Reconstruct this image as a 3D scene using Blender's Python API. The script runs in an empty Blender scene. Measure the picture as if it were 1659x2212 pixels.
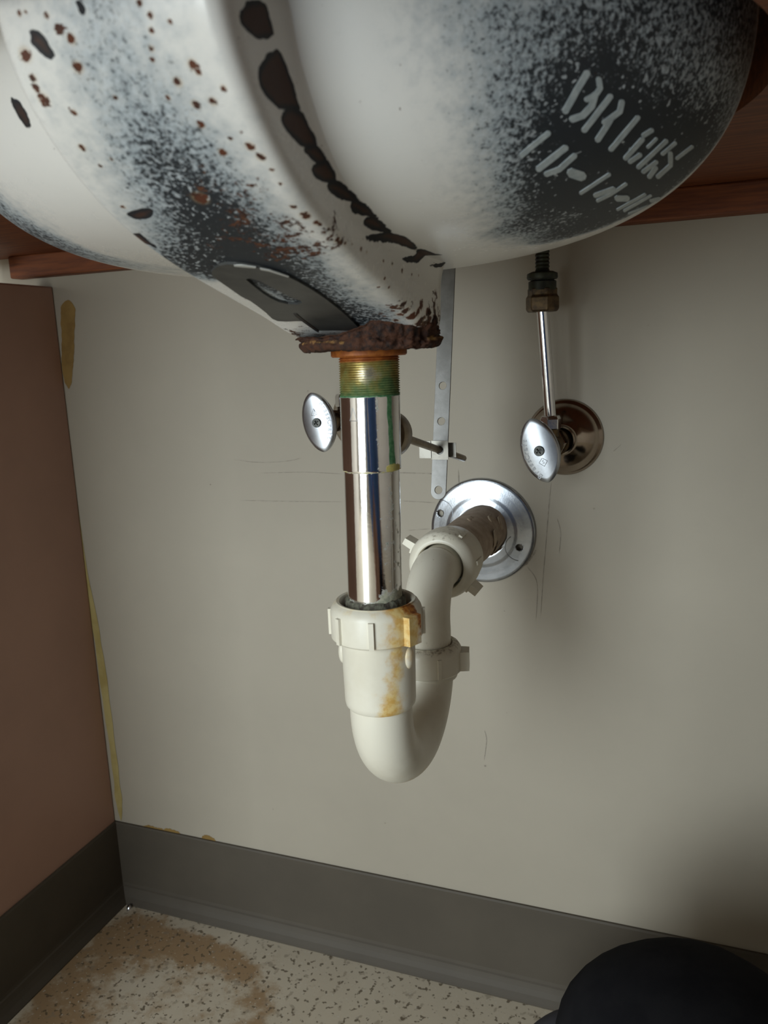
import bpy, bmesh, math
import numpy as np
from mathutils import Vector, Matrix, noise

S = bpy.context.scene
COL = S.collection
PI = math.pi

# ------------------------------------------------------------------ camera
cam_d = bpy.data.cameras.new('camera')
cam = bpy.data.objects.new('camera', cam_d)
COL.objects.link(cam)
CR, CU, CF = Vector((0.935469, 0.351108, -0.040264)), Vector((-0.032448, 0.19878, 0.979507)), Vector((-0.351916, 0.914992, -0.197345))
cam.matrix_world = Matrix(((CR.x, CU.x, -CF.x, 0.629845), (CR.y, CU.y, -CF.y, -0.696315), (CR.z, CU.z, -CF.z, 0.642143), (0, 0, 0, 1)))
cam_d.sensor_fit = 'VERTICAL'
cam_d.sensor_height = 36.0
cam_d.lens = 1734.77 / 2212 * 36.0
cam_d.clip_start = 0.02
cam_d.dof.use_dof = True
cam_d.dof.focus_distance = 0.56
cam_d.dof.aperture_fstop = 15.0
S.camera = cam

# ------------------------------------------------------------------ world, lights, exposure
S.view_settings.view_transform = 'Standard'
S.view_settings.look = 'None'
S.view_settings.gamma = 1.0
S.view_settings.use_curve_mapping = False
S.view_settings.exposure = -0.22
w = bpy.data.worlds.new('world')
S.world = w
w.use_nodes = True
w.node_tree.nodes['Background'].inputs[0].default_value = (0.62, 0.66, 0.72, 1)
w.node_tree.nodes['Background'].inputs[1].default_value = 0.25

def area_light(name, loc, target, sx, sy, power, color):
    d = bpy.data.lights.new(name, 'AREA')
    d.shape = 'RECTANGLE'; d.size = sx; d.size_y = sy; d.energy = power; d.color = color
    o = bpy.data.objects.new(name, d); COL.objects.link(o)
    o.location = loc
    o.rotation_euler = (Vector(target) - Vector(loc)).to_track_quat('-Z', 'Y').to_euler()
    return o

area_light('glass_door_daylight_offscreen', (-0.27, -2.93, 1.02), (-0.27, 0.0, 1.02), 1.14, 1.86, 92, (0.86, 0.96, 1.0))

# ------------------------------------------------------------------ material helpers
def new_mat(name):
    m = bpy.data.materials.new(name); m.use_nodes = True
    nt = m.node_tree
    return m, nt, nt.nodes['Principled BSDF']

def N(nt, kind, **kw):
    n = nt.nodes.new(kind)
    for k, v in kw.items():
        setattr(n, k, v)
    return n

def L(nt, a, b):
    nt.links.new(a, b)

def coords(nt):
    return N(nt, 'ShaderNodeNewGeometry').outputs['Position']

def noise_node(nt, scale, detail=3, rough=0.55, vec=None):
    n = N(nt, 'ShaderNodeTexNoise')
    n.inputs['Scale'].default_value = scale
    n.inputs['Detail'].default_value = detail
    n.inputs['Roughness'].default_value = rough
    L(nt, vec if vec is not None else coords(nt), n.inputs['Vector'])
    return n.outputs['Fac']

def math_node(nt, op, a, b=None, clamp=False):
    n = N(nt, 'ShaderNodeMath', operation=op, use_clamp=clamp)
    for i, v in enumerate((a, b)):
        if v is None: continue
        if isinstance(v, (int, float)): n.inputs[i].default_value = v
        else: L(nt, v, n.inputs[i])
    return n.outputs[0]

def ramp01(nt, v, lo, hi):
    n = N(nt, 'ShaderNodeMapRange', interpolation_type='SMOOTHSTEP')
    L(nt, v, n.inputs['Value'])
    n.inputs['From Min'].default_value = lo; n.inputs['From Max'].default_value = hi
    return n.outputs['Result']

def mix(nt, fac, a, b):
    n = N(nt, 'ShaderNodeMix', data_type='RGBA')
    if isinstance(fac, (int, float)): n.inputs['Factor'].default_value = fac
    else: L(nt, fac, n.inputs['Factor'])
    for sock, v in ((n.inputs['A'], a), (n.inputs['B'], b)):
        if isinstance(v, tuple): sock.default_value = (v[0], v[1], v[2], 1)
        else: L(nt, v, sock)
    return n.outputs['Result']

def attr(nt, name):
    n = N(nt, 'ShaderNodeAttribute'); n.attribute_name = name
    return n.outputs['Fac']

def bump(nt, bsdf, h, strength, dist=0.001):
    b = N(nt, 'ShaderNodeBump')
    b.inputs['Strength'].default_value = strength; b.inputs['Distance'].default_value = dist
    L(nt, h, b.inputs['Height']); L(nt, b.outputs['Normal'], bsdf.inputs['Normal'])

def srgb(r, g, b):
    f = lambda c: (c / 255 / 12.92) if c / 255 <= 0.04045 else ((c / 255 + 0.055) / 1.055) ** 2.4
    return (f(r), f(g), f(b))

def simple(name, color, metallic=0.0, rough=0.5, var=0.0, vscale=60, color2=None, bump_s=0.0, bump_scale=400, spec=None, stretch=None):
    m, nt, b = new_mat(name)
    b.inputs['Metallic'].default_value = metallic
    b.inputs['Roughness'].default_value = rough
    if spec is not None: b.inputs['Specular IOR Level'].default_value = spec
    vec = coords(nt)
    if stretch:
        mp = N(nt, 'ShaderNodeMapping'); mp.inputs['Scale'].default_value = stretch
        L(nt, vec, mp.inputs['Vector']); vec = mp.outputs['Vector']
    c2 = color2 if color2 else tuple(max(0, c * (1 - var)) for c in color)
    f = ramp01(nt, noise_node(nt, vscale, 4, 0.6, vec), 0.35, 0.68)
    L(nt, mix(nt, f, color, c2), b.inputs['Base Color'])
    if bump_s: bump(nt, b, noise_node(nt, bump_scale, 3), bump_s)
    return m

def overlay_mat(name, base, metallic, rough, layers, bump_s=0.0, bump_scale=300, base2=None, vscale=80, spec=None):
    """layers: (attribute, colour_a, colour_b, noise scale, noise amount, edge width, roughness, metallic)"""
    m, nt, b = new_mat(name)
    col = mix(nt, ramp01(nt, noise_node(nt, vscale, 4, 0.6), 0.4, 0.7), base, base2 if base2 else base)
    ro = None; me = None
    rv = N(nt, 'ShaderNodeValue'); rv.outputs[0].default_value = rough; ro = rv.outputs[0]
    mv = N(nt, 'ShaderNodeValue'); mv.outputs[0].default_value = metallic; me = mv.outputs[0]
    hgt = None
    for (an, ca, cb, sc, amt, wd, rg, mt) in layers:
        nz = noise_node(nt, sc, 5, 0.65)
        v = math_node(nt, 'ADD', attr(nt, an), math_node(nt, 'MULTIPLY', math_node(nt, 'SUBTRACT', nz, 0.5), amt))
        f = ramp01(nt, v, 0.5 - wd, 0.5 + wd)
        cc = mix(nt, ramp01(nt, noise_node(nt, sc * 1.7, 4, 0.6), 0.38, 0.62), ca, cb)
        col = mix(nt, f, col, cc)
        ro = math_node(nt, 'ADD', math_node(nt, 'MULTIPLY', ro, math_node(nt, 'SUBTRACT', 1.0, f)), math_node(nt, 'MULTIPLY', f, rg))
        me = math_node(nt, 'ADD', math_node(nt, 'MULTIPLY', me, math_node(nt, 'SUBTRACT', 1.0, f)), math_node(nt, 'MULTIPLY', f, mt))
    L(nt, col, b.inputs['Base Color']); L(nt, ro, b.inputs['Roughness']); L(nt, me, b.inputs['Metallic'])
    if spec is not None: b.inputs['Specular IOR Level'].default_value = spec
    if bump_s: bump(nt, b, noise_node(nt, bump_scale, 4), bump_s)
    return m

# ------------------------------------------------------------------ object helpers
def worigin(o):
    p = Vector((0, 0, 0))
    while o is not None:
        p += o.location; o = o.parent
    return p

def mesh_obj(name, verts, faces, mat, parent=None, smooth=False, attrs=None, sharp=None, origin=None):
    off = worigin(parent) if parent else Vector((0, 0, 0))
    loc = Vector((0, 0, 0))
    V = np.asarray(verts, dtype=float)
    if parent is None:
        loc = Vector(origin) if origin else Vector((float(V[:, 0].mean()), float(V[:, 1].mean()), float(V[:, 2].min())))
        off = loc
    me = bpy.data.meshes.new(name)
    me.from_pydata((V - np.array(off)).tolist(), [], faces if isinstance(faces, list) else faces.tolist())
    if smooth:
        me.shade_smooth()
        if sharp: me.set_sharp_from_angle(angle=math.radians(sharp))
    if attrs:
        for an, vals in attrs.items():
            a = me.attributes.new(an, 'FLOAT', 'POINT')
            a.data.foreach_set('value', np.asarray(vals, dtype=np.float32))
    me.materials.append(mat)
    o = bpy.data.objects.new(name, me); COL.objects.link(o)
    o.location = loc
    o.parent = parent
    bm = bmesh.new(); bm.from_mesh(me); bmesh.ops.recalc_face_normals(bm, faces=bm.faces); bm.to_mesh(me); bm.free()
    return o

def tag(o, label=None, cat=None, group=None, kind=None):
    if label: o['label'] = label
    if cat: o['category'] = cat
    if group: o['group'] = group
    if kind: o['kind'] = kind
    return o

def thing(name, label, cat, loc, group=None):
    o = bpy.data.objects.new(name, None); COL.objects.link(o)
    o.location = loc; o.empty_display_size = 0.02
    return tag(o, label, cat, group)

def box(x0, x1, y0, y1, z0, z1):
    v = [(x0, y0, z0), (x1, y0, z0), (x1, y1, z0), (x0, y1, z0), (x0, y0, z1), (x1, y0, z1), (x1, y1, z1), (x0, y1, z1)]
    f = [(0, 3, 2, 1), (4, 5, 6, 7), (0, 1, 5, 4), (1, 2, 6, 5), (2, 3, 7, 6), (3, 0, 4, 7)]
    return v, f

def bevel_obj(o, width, seg=2):
    md = o.modifiers.new('bevel', 'BEVEL'); md.width = width; md.segments = seg; md.limit_method = 'ANGLE'; md.angle_limit = math.radians(40)
    return o

def frame(axis):
    a = Vector(axis).normalized()
    u = a.cross(Vector((0, 0, 1)))
    if u.length < 1e-4: u = Vector((1, 0, 0))
    u.normalize(); v = a.cross(u).normalized()
    return np.array(a), np.array(u), np.array(v)

def grid_faces(n, m, wrap_n=False, wrap_m=False, off=0):
    I = np.arange(n if wrap_n else n - 1); J = np.arange(m if wrap_m else m - 1)
    i, j = np.meshgrid(I, J, indexing='ij')
    i2 = (i + 1) % n; j2 = (j + 1) % m
    return (np.stack([i * m + j, i2 * m + j, i2 * m + j2, i * m + j2], -1).reshape(-1, 4) + off).tolist()

def lathe(prof, origin, axis=(0, 0, 1), seg=64, uv=None, rmod=None):
    """prof: [(r, h)] along the axis. First / last points with r == 0 are collapsed."""
    if uv is None: a, u, v = frame(axis)
    else: a, u, v = [np.array(q, dtype=float) for q in uv]
    O = np.array(origin, dtype=float)
    th = np.linspace(0, 2 * PI, seg, endpoint=False)
    P = np.array(prof, dtype=float)
    r = P[:, 0][:, None] * np.ones(seg)[None]
    if rmod is not None: r = rmod(r, P[:, 1][:, None] * np.ones(seg)[None], th[None] * np.ones(len(P))[:, None])
    V = O + a * P[:, 1][:, None, None] + (r * np.cos(th))[..., None] * u + (r * np.sin(th))[..., None] * v
    return V.reshape(-1, 3), grid_faces(len(P), seg, wrap_m=True)

def catmull(pts, n):
    P = np.array(pts, dtype=float)
    P = np.vstack([2 * P[0] - P[1], P, 2 * P[-1] - P[-2]])
    segs = len(P) - 3
    t = np.linspace(0, segs, n)
    k = np.minimum(t.astype(int), segs - 1); f = (t - k)[:, None]
    p0, p1, p2, p3 = P[k], P[k + 1], P[k + 2], P[k + 3]
    return 0.5 * (2 * p1 + (p2 - p0) * f + (2 * p0 - 5 * p1 + 4 * p2 - p3) * f ** 2 + (3 * p1 - p0 - 3 * p2 + p3) * f ** 3)

def resample(P, n):
    P = np.asarray(P, dtype=float)
    s = np.r_[0, np.cumsum(np.linalg.norm(np.diff(P, axis=0), axis=1))]
    t = np.linspace(0, s[-1], n)
    return np.stack([np.interp(t, s, P[:, k]) for k in range(P.shape[1])], -1)

def tube(path, radius, seg=24, cap=True):
    P = np.asarray(path, dtype=float); n = len(P)
    R = np.full(n, radius) if np.isscalar(radius) else np.asarray(radius)
    T = np.gradient(P, axis=0); T /= np.linalg.norm(T, axis=1, keepdims=True)
    ref = np.array([0, 0, 1.0]) if abs(T[0][2]) < 0.9 else np.array([1.0, 0, 0])
    u = ref - T[0] * (ref @ T[0]); u /= np.linalg.norm(u)
    th = np.linspace(0, 2 * PI, seg, endpoint=False)
    rows = []
    for i in range(n):
        u = u - T[i] * (u @ T[i]); u /= np.linalg.norm(u); v = np.cross(T[i], u)
        rows.append(P[i] + R[i] * (np.cos(th)[:, None] * u + np.sin(th)[:, None] * v))
    V = np.array(rows).reshape(-1, 3); F = grid_faces(n, seg, wrap_m=True)
    if cap:
        F.append(list(range(seg))[::-1]); F.append([(n - 1) * seg + k for k in range(seg)])
    return V, F

def join(*parts):
    V = []; F = []; k = 0
    for v, f in parts:
        v = np.asarray(v, dtype=float)
        V.append(v); F += [tuple(i + k for i in q) for q in f]; k += len(v)
    return np.vstack(V), F

def plate(outer, holes, thick, M, bevel=0.0):
    """flat plate cut to an outline with holes; M maps plate xy(z) to the world"""
    cu = bpy.data.curves.new('plate', 'CURVE'); cu.dimensions = '2D'; cu.fill_mode = 'BOTH'
    cu.extrude = thick / 2; cu.bevel_depth = bevel; cu.bevel_resolution = 1
    for poly in [outer] + list(holes):
        sp = cu.splines.new('POLY'); sp.points.add(len(poly) - 1); sp.use_cyclic_u = True
        for p, q in zip(sp.points, poly): p.co = (q[0], q[1], 0, 1)
    ob = bpy.data.objects.new('plate', cu); COL.objects.link(ob)
    dg = bpy.context.evaluated_depsgraph_get()
    ev = ob.evaluated_get(dg); me = ev.to_mesh()
    V = np.array([M @ v.co for v in me.vertices]); F = [tuple(p.vertices) for p in me.polygons]
    ev.to_mesh_clear(); bpy.data.objects.remove(ob); bpy.data.curves.remove(cu)
    return V, F

def text_mesh(s, size, extrude=0.0):
    cu = bpy.data.curves.new('txt', 'FONT'); cu.body = s; cu.size = size; cu.extrude = extrude; cu.align_x = 'CENTER'; cu.align_y = 'CENTER'
    cu.resolution_u = 3; cu.offset = size * 0.022
    ob = bpy.data.objects.new('txt', cu); COL.objects.link(ob)
    dg = bpy.context.evaluated_depsgraph_get(); ev = ob.evaluated_get(dg); me = ev.to_mesh()
    V = np.array([tuple(v.co) for v in me.vertices]).reshape(-1, 3); F = [tuple(p.vertices) for p in me.polygons]
    ev.to_mesh_clear(); bpy.data.objects.remove(ob); bpy.data.curves.remove(cu)
    return V, F

def basis(origin, ex, ey):
    ex = Vector(ex).normalized(); ey = Vector(ey); ey = (ey - ex * ey.dot(ex)).normalized(); ez = ex.cross(ey); o = Vector(origin)
    return Matrix(((ex.x, ey.x, ez.x, o.x), (ex.y, ey.y, ez.y, o.y), (ex.z, ey.z, ez.z, o.z), (0, 0, 0, 1)))

def circle(cx, cy, r, n=28, a0=0.0):
    return [(cx + r * math.cos(a0 + 2 * PI * k / n), cy + r * math.sin(a0 + 2 * PI * k / n)) for k in range(n)]

def sm(x, a, b):
    t = np.clip((x - a) / (b - a), 0, 1)
    return t * t * (3 - 2 * t)

# marks on the sink, as points on its surface (mm, world)
#MARKS_BEGIN
MARKS = {
'chips': [[(504.7,-466.5,743.7),(504.5,-470.6,738.4),(504.5,-469.8,736.4),(504.6,-465.6,735.1),(504.8,-459.8,735.1),(505.1,-451.8,738.4),(505.3,-450.2,739.8),(505.2,-452.4,743.5),(505.2,-454.1,747.9)],[(505.3,-449.4,736.1),(504.9,-455.8,732.5),(504.7,-460.7,727.5),(504.5,-461.7,724.1),(504.5,-459.6,720.8),(504.7,-452.6,719.2),(504.8,-450.1,718.1),(505,-444.8,719.7),(505.4,-438.4,720.9),(506.1,-435.2,721.3),(505.9,-439.4,725.6),(506,-440.5,728.3),(505.8,-444,732.3),(505.5,-447.4,735.6)],[(505,-444.2,720.4),(504.8,-448.4,716.6),(504.7,-447.7,714.1),(504.8,-441.8,711.5),(505,-433.1,710.1),(505.8,-425.6,711.2),(506.5,-424.6,713.1),(506.3,-430.3,717.5),(506.1,-435.2,721.5)],[(505,-433.1,710.4),(504.9,-433.2,708.9),(505.2,-424.9,706.9),(505.8,-419.4,707.3),(507,-417.8,709.3),(506.5,-425,713.3)],[(505.2,-424.9,706.9),(504.9,-428.3,704.5),(504.9,-425.7,702.3),(505.1,-416.2,701.4),(506.8,-408.8,703.7),(507,-417.8,709.3),(506,-420.4,708.3)],[(505.1,-416.3,701.7),(505,-414.7,699.2),(505.4,-405,698.1),(506.4,-396.9,697.8),(508.3,-391.3,697.7),(508.2,-401.1,701.6),(506.8,-409.2,704)],[(505.2,-415.9,701.6),(505.1,-411.8,699),(506.5,-396.9,698),(508.6,-392.2,698.1),(508,-400.2,701.2),(506.8,-408.1,703.4)],[(506.6,-397.2,698.3),(505.6,-396.9,695.6),(505.8,-391.7,694.5),(507,-383.5,694.4),(510.5,-375.4,693.4),(510.6,-388.2,697),(508.2,-395.1,699.1)],[(507.1,-383.7,694.5),(505.6,-384.5,691.8),(505.7,-377.6,690.4),(507.7,-362.6,690.4),(510.4,-360.8,690.6),(510.6,-376.8,693.8)],[(505,-381.5,687.2),(505,-374.2,685.8),(507.4,-344.5,687.7),(508,-324.4,686.8),(511.9,-333.5,687.6),(513.5,-351.5,689.5),(511,-359.5,690.4),(506.2,-368,689.5)],[(505.3,-340.6,682.6),(505.4,-328.7,681.4),(505.9,-312.7,682.3),(516.9,-301.3,686.5),(512.9,-309.6,686.5),(513.1,-322.7,687),(511.1,-331.1,687.4),(506.9,-318.3,685.3)],[(506.1,-300.9,682.3),(507.2,-284.3,684.8),(509.1,-267.1,686.1),(506.4,-281.6,682.4)],[(437.7,-481.3,742.2),(440.2,-481.2,741.9),(442.1,-480.8,740.3),(443.4,-480.4,739.1),(443.7,-479.6,736.9),(444.6,-478.8,734.9),(442.7,-478.3,733.9),(440.6,-478.7,734.8),(438.8,-479.6,737),(436.6,-480.4,739),(437.8,-480.8,740.3)],[(386.4,-438.6,741),(390.3,-439.4,740.2),(393,-439.2,738),(394.1,-436.1,731.2),(389.7,-434.2,730.2),(388,-435.7,733.6),(386.9,-437.3,737.5)],[(456.8,-482.3,746.5),(458.8,-482.3,746.2),(460,-481.9,744.2),(458.6,-481.3,742.2),(457.7,-481.5,743),(457.6,-482.1,745.3)],[(432.9,-437.3,695.2),(438.3,-438.5,695.9),(444.6,-438.9,696.1),(446.4,-437.4,695.2),(442.6,-434.3,693.6),(437.1,-432.9,693),(434,-434.4,693.7)],[(400.1,-395.1,698.2),(429.9,-428.3,690.9),(430.2,-420.9,687.9),(429.8,-413.2,685),(426.9,-419,687.6)]],
'spots': [(433.6,-479.4,736.4,2.06),(433.1,-476.6,730.5,1.15),(432.6,-475.2,728.1,1.16),(433.3,-473.2,725.1,1.86),(442,-469.9,720.9,0.96),(448.6,-480.9,740.6,1.25),(452.1,-479.9,737.7,1.5),(451,-476.8,730.9,1.78),(437,-461.9,712.6,1.22),(445,-457.6,708.8,0.67),(439.1,-456.1,707.6,0.68),(434.8,-440.5,696.9,0.91),(467.4,-440.2,696.8,2.61),(490,-474.2,726.6,1.46),(490.9,-472.9,724.7,0.98),(483,-472,723.4,1.39),(481.3,-480.4,739.2,0.95),(480.2,-479.1,735.7,0.87),(478.4,-477.3,731.7,0.88),(477.5,-475.9,729.3,0.74),(478.7,-481.5,742.6,0.95),(491.8,-467.4,718,1.26),(485.6,-467.4,718,1.27),(484.2,-462.8,713.3,1.14),(486.5,-454.9,706.6,1.34),(496.9,-455.4,707.1,1.58),(498.5,-451.8,704.4,1.49),(499.6,-447.1,701.3,0.76),(499.8,-441.8,697.9,0.66),(497.1,-469.5,720.5,0.89),(487,-479.5,736.8,0.71),(477.5,-469.6,720.5,0.76),(459.4,-471.3,722.5,0.72),(498.6,-431,692.1,1.04),(500.4,-425.7,690.1,1.76),(501.9,-419.4,688.1,1.2),(491.7,-458.3,709.4,0.63),(435.9,-482.3,746.5,0.81),(438.3,-482.4,746.6,0.6),(445.7,-481.9,744.5,0.9),(498.8,-431,692.1,1.15),(500.4,-424.5,689.6,1.65),(502.4,-417.5,687.6,0.84),(503.5,-412.4,686.8,0.61),(503.2,-404.2,683.6,1.38),(504,-398.6,683,0.89),(504.5,-393,683.2,0.52),(504.6,-384.4,682.2,0.93),(504.7,-378.3,681.6,0.68),(504.8,-359.6,679.7,0.86),(504.9,-348.8,679.4,0.88),(504.9,-336,677.4,1.06),(505,-322.3,676.7,0.78),(505.1,-312.2,676.9,0.64),(504.2,-357.4,672.7,0.72),(501.2,-357.2,669.2,0.72),(503.6,-350.2,669.4,0.74),(504.9,-284.9,670,0.86),(502.4,-329.2,662.7,2.02),(501.5,-322.6,660.3,2.38),(504.5,-307.4,663.4,2.45),(503.7,-311.3,659.6,2.44),(501.6,-314.2,657.7,2.75),(504.4,-297.8,659.9,2.51),(504.6,-284.8,660.2,2.24),(497.7,-320.4,658.7,2.08),(493,-313,656.3,1.8),(503.9,-293.2,656.2,2.88),(502.1,-303.9,655.1,2.82),(504.2,-280.5,656.4,1.92)],
'dark_channel': [(462.3,-481.7,743.5,0.35),(464.5,-479.4,736.4,0.5),(466.1,-476.1,729.5,0.55),(465.2,-471.7,723.1,0.5),(463.6,-466.1,716.6,0.55),(464.8,-461.3,712,0.75),(467.4,-455.6,707.2,0.94),(467.9,-449.2,702.5,1.06),(469.8,-441.5,697.6,1.12),(470.9,-432.2,692.6,1.12),(471.2,-420.4,687.6,1.19),(470.5,-406.1,682.4,1.19),(471.3,-392.7,678.3,1.19),(473.5,-376.8,673.7,1.06),(472.6,-352.2,667.3,1),(476.9,-330.6,661.5,1),(487.7,-321.7,659,0.75),(432.5,-481.6,743.4,0.1),(430.2,-476,729.5,0.08),(431.7,-469.2,720,0.08),(430.9,-461.1,711.8,0.1),(430.2,-450.3,703.3,0.08),(431.4,-440.3,696.8,0.12),(428.7,-427.2,690.5,0.1),(430,-353.5,667.6,0.1),(429.4,-316.7,657.6,0.05),(445.6,-471.7,723.1,0.22),(444.8,-463.5,714,0.3),(443.8,-452.1,704.6,0.35),(447.1,-444.5,699.4,0.5),(444.2,-430.9,692,0.81),(445.1,-418.1,686.7,0.75),(445.5,-406.5,682.6,1),(447.3,-479.5,736.6,0.2),(486.6,-480.2,738.6,0.12),(488.7,-475.6,728.8,0.12),(487,-469.6,720.5,0.12),(485.8,-463.7,714.3,0.2),(486.2,-454.8,706.6,0.15),(488.4,-444.8,699.6,0.1),(489.8,-429.2,691.3,0.1),(488.9,-406.6,682.6,0.12),(489.7,-379,674.3,0.15),(489.5,-348.9,666.4,0.3),(501,-338.1,664.1,0.15),(504.6,-315,667,0),(505,-293,672.6,0),(504.8,-347.2,677.5,0),(504.6,-384.2,681.8,0),(504.1,-417.4,689.9,0),(502.4,-447.9,703.2,0),(501.5,-467.2,719.2,0),(502.1,-476.4,733.7,0),(504.8,-328.5,672.7,0),(495.4,-422.5,688.5,0),(494.2,-445.8,700.2,0),(477,-478.6,734.6,0.35),(476,-472.4,724,0.4),(474.8,-464.9,715.4,0.45),(476.9,-458.7,709.7,0.75),(479,-449.5,702.7,0.94),(482,-437.7,695.4,0.88),(481.7,-421.8,688.2,0.88),(481.1,-395.5,679.1,0.75)],
'dark_bowl': [(508.9,-441.8,745,0),(525.7,-436.3,744.1,0),(512.9,-431.6,726.7,0),(534.3,-423.2,725.9,0),(519.9,-409.6,708.4,0),(542.3,-398.1,708,0),(522.7,-366.8,693,0),(539,-354.8,693,0),(529.7,-285.1,687.1,0),(519.6,-316.5,687.1,0),(533.7,-432.7,742.6,0),(543.2,-424.6,734,0.05),(548.8,-413,722.2,0),(550.8,-397.1,710.4,0),(547.5,-372.2,698.7,0),(539.7,-307.8,688.5,0.05),(545.2,-429.3,747.1,0.35),(551.9,-422.2,737.5,0.35),(555.7,-414.2,728.1,0.35),(558.5,-403.7,718.7,0.35),(557.4,-392.8,710.5,0.4),(555.2,-376.9,702.3,0.45),(551.9,-355.2,695.4,0.45),(548.9,-309.4,689.6,0.4),(558.3,-422.3,745.9,0.5),(568.3,-413.9,740.2,0.5),(570,-408,732,0.5),(577.9,-408.6,743.1,0.55),(574.4,-406.6,734.5,0.55),(566.1,-404.9,724.7,0.5),(566,-397.3,717.7,0.6),(591.4,-399.3,746.6,0.6),(605.1,-385.8,746,0.7),(619.5,-369.5,748.8,0.75),(634.9,-345.8,753.9,0.8),(644.3,-317.8,751.3,0.75),(619.6,-364.8,741.3,0.6),(630.7,-342.1,738.2,0.55),(640.2,-307.5,735.6,0.6),(612.2,-374.7,741,0.75),(576.1,-399,726.3,0.9),(583.7,-398.1,732.7,0.95),(597.7,-386.2,734,1.1),(569.4,-390,714.3,1),(576.6,-373.5,708.8,1.1),(589.4,-381.8,721.3,1.15),(604.1,-366.9,722.8,1.15),(619.6,-346.8,725.5,1.15),(628,-317.9,722.3,1.15),(575.8,-346.5,699.7,1.1),(593.3,-338.8,704.5,1.15),(610.4,-321.1,709.3,1.15),(624.6,-304.4,716.3,1.1),(563.9,-362.7,700.2,0.85),(562.3,-323.9,692.9,0.85),(569.2,-303.1,692.7,0.9),(589.3,-297.8,697.6,1.1),(609.3,-297.4,705.7,1.1),(633.5,-302.8,724.8,0.9),(369.1,-427.5,730.8,0),(357,-410.5,717.5,0.05),(365.5,-402.3,708.4,0.05),(377.9,-389,699.3,0),(377.2,-356.6,691.3,0.1),(325.7,-387.8,716.3,0.5),(324.2,-373.3,709,0.7),(320.9,-352.4,702.8,0.75),(334.9,-342.2,696.3,0.6),(351.4,-334.2,691.8,0.45),(365.8,-322.5,688.8,0.3),(348.5,-395.2,710.1,0.25)],
'rust_channel': [(480.6,-449.2,702.6,0.45),(480.7,-435.6,694.3,0.55),(481.6,-424.9,689.4,0.6),(481.8,-411.7,684.4,0.65),(485.2,-403.3,681.6,0.55),(466.7,-439.9,696.6,0.4),(476.6,-456,707.5,0.15),(474.5,-477.8,732.8,0),(451.5,-462.7,713.3,0.05),(448.1,-448.1,701.8,0.05),(440.1,-425.6,689.7,0.1),(435.1,-404.1,681.8,0.15),(483.4,-374.8,673.2,0.1),(491.1,-341.9,664.6,0.1),(502.7,-323.6,661.4,0.6),(504.6,-292.8,661.2,0.5),(432,-301.5,652.9,0.5),(464.8,-461.3,712,0.1),(504.8,-315.1,671.3,0),(504.6,-374.4,679.1,0),(503.2,-433.6,695.4,0),(501.3,-471.5,724.3,0),(487,-473.7,725.8,0.1),(442.3,-479.7,737.3,0.12),(464,-421.6,688.1,0.25),(460.8,-403.7,681.7,0.4)],
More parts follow.
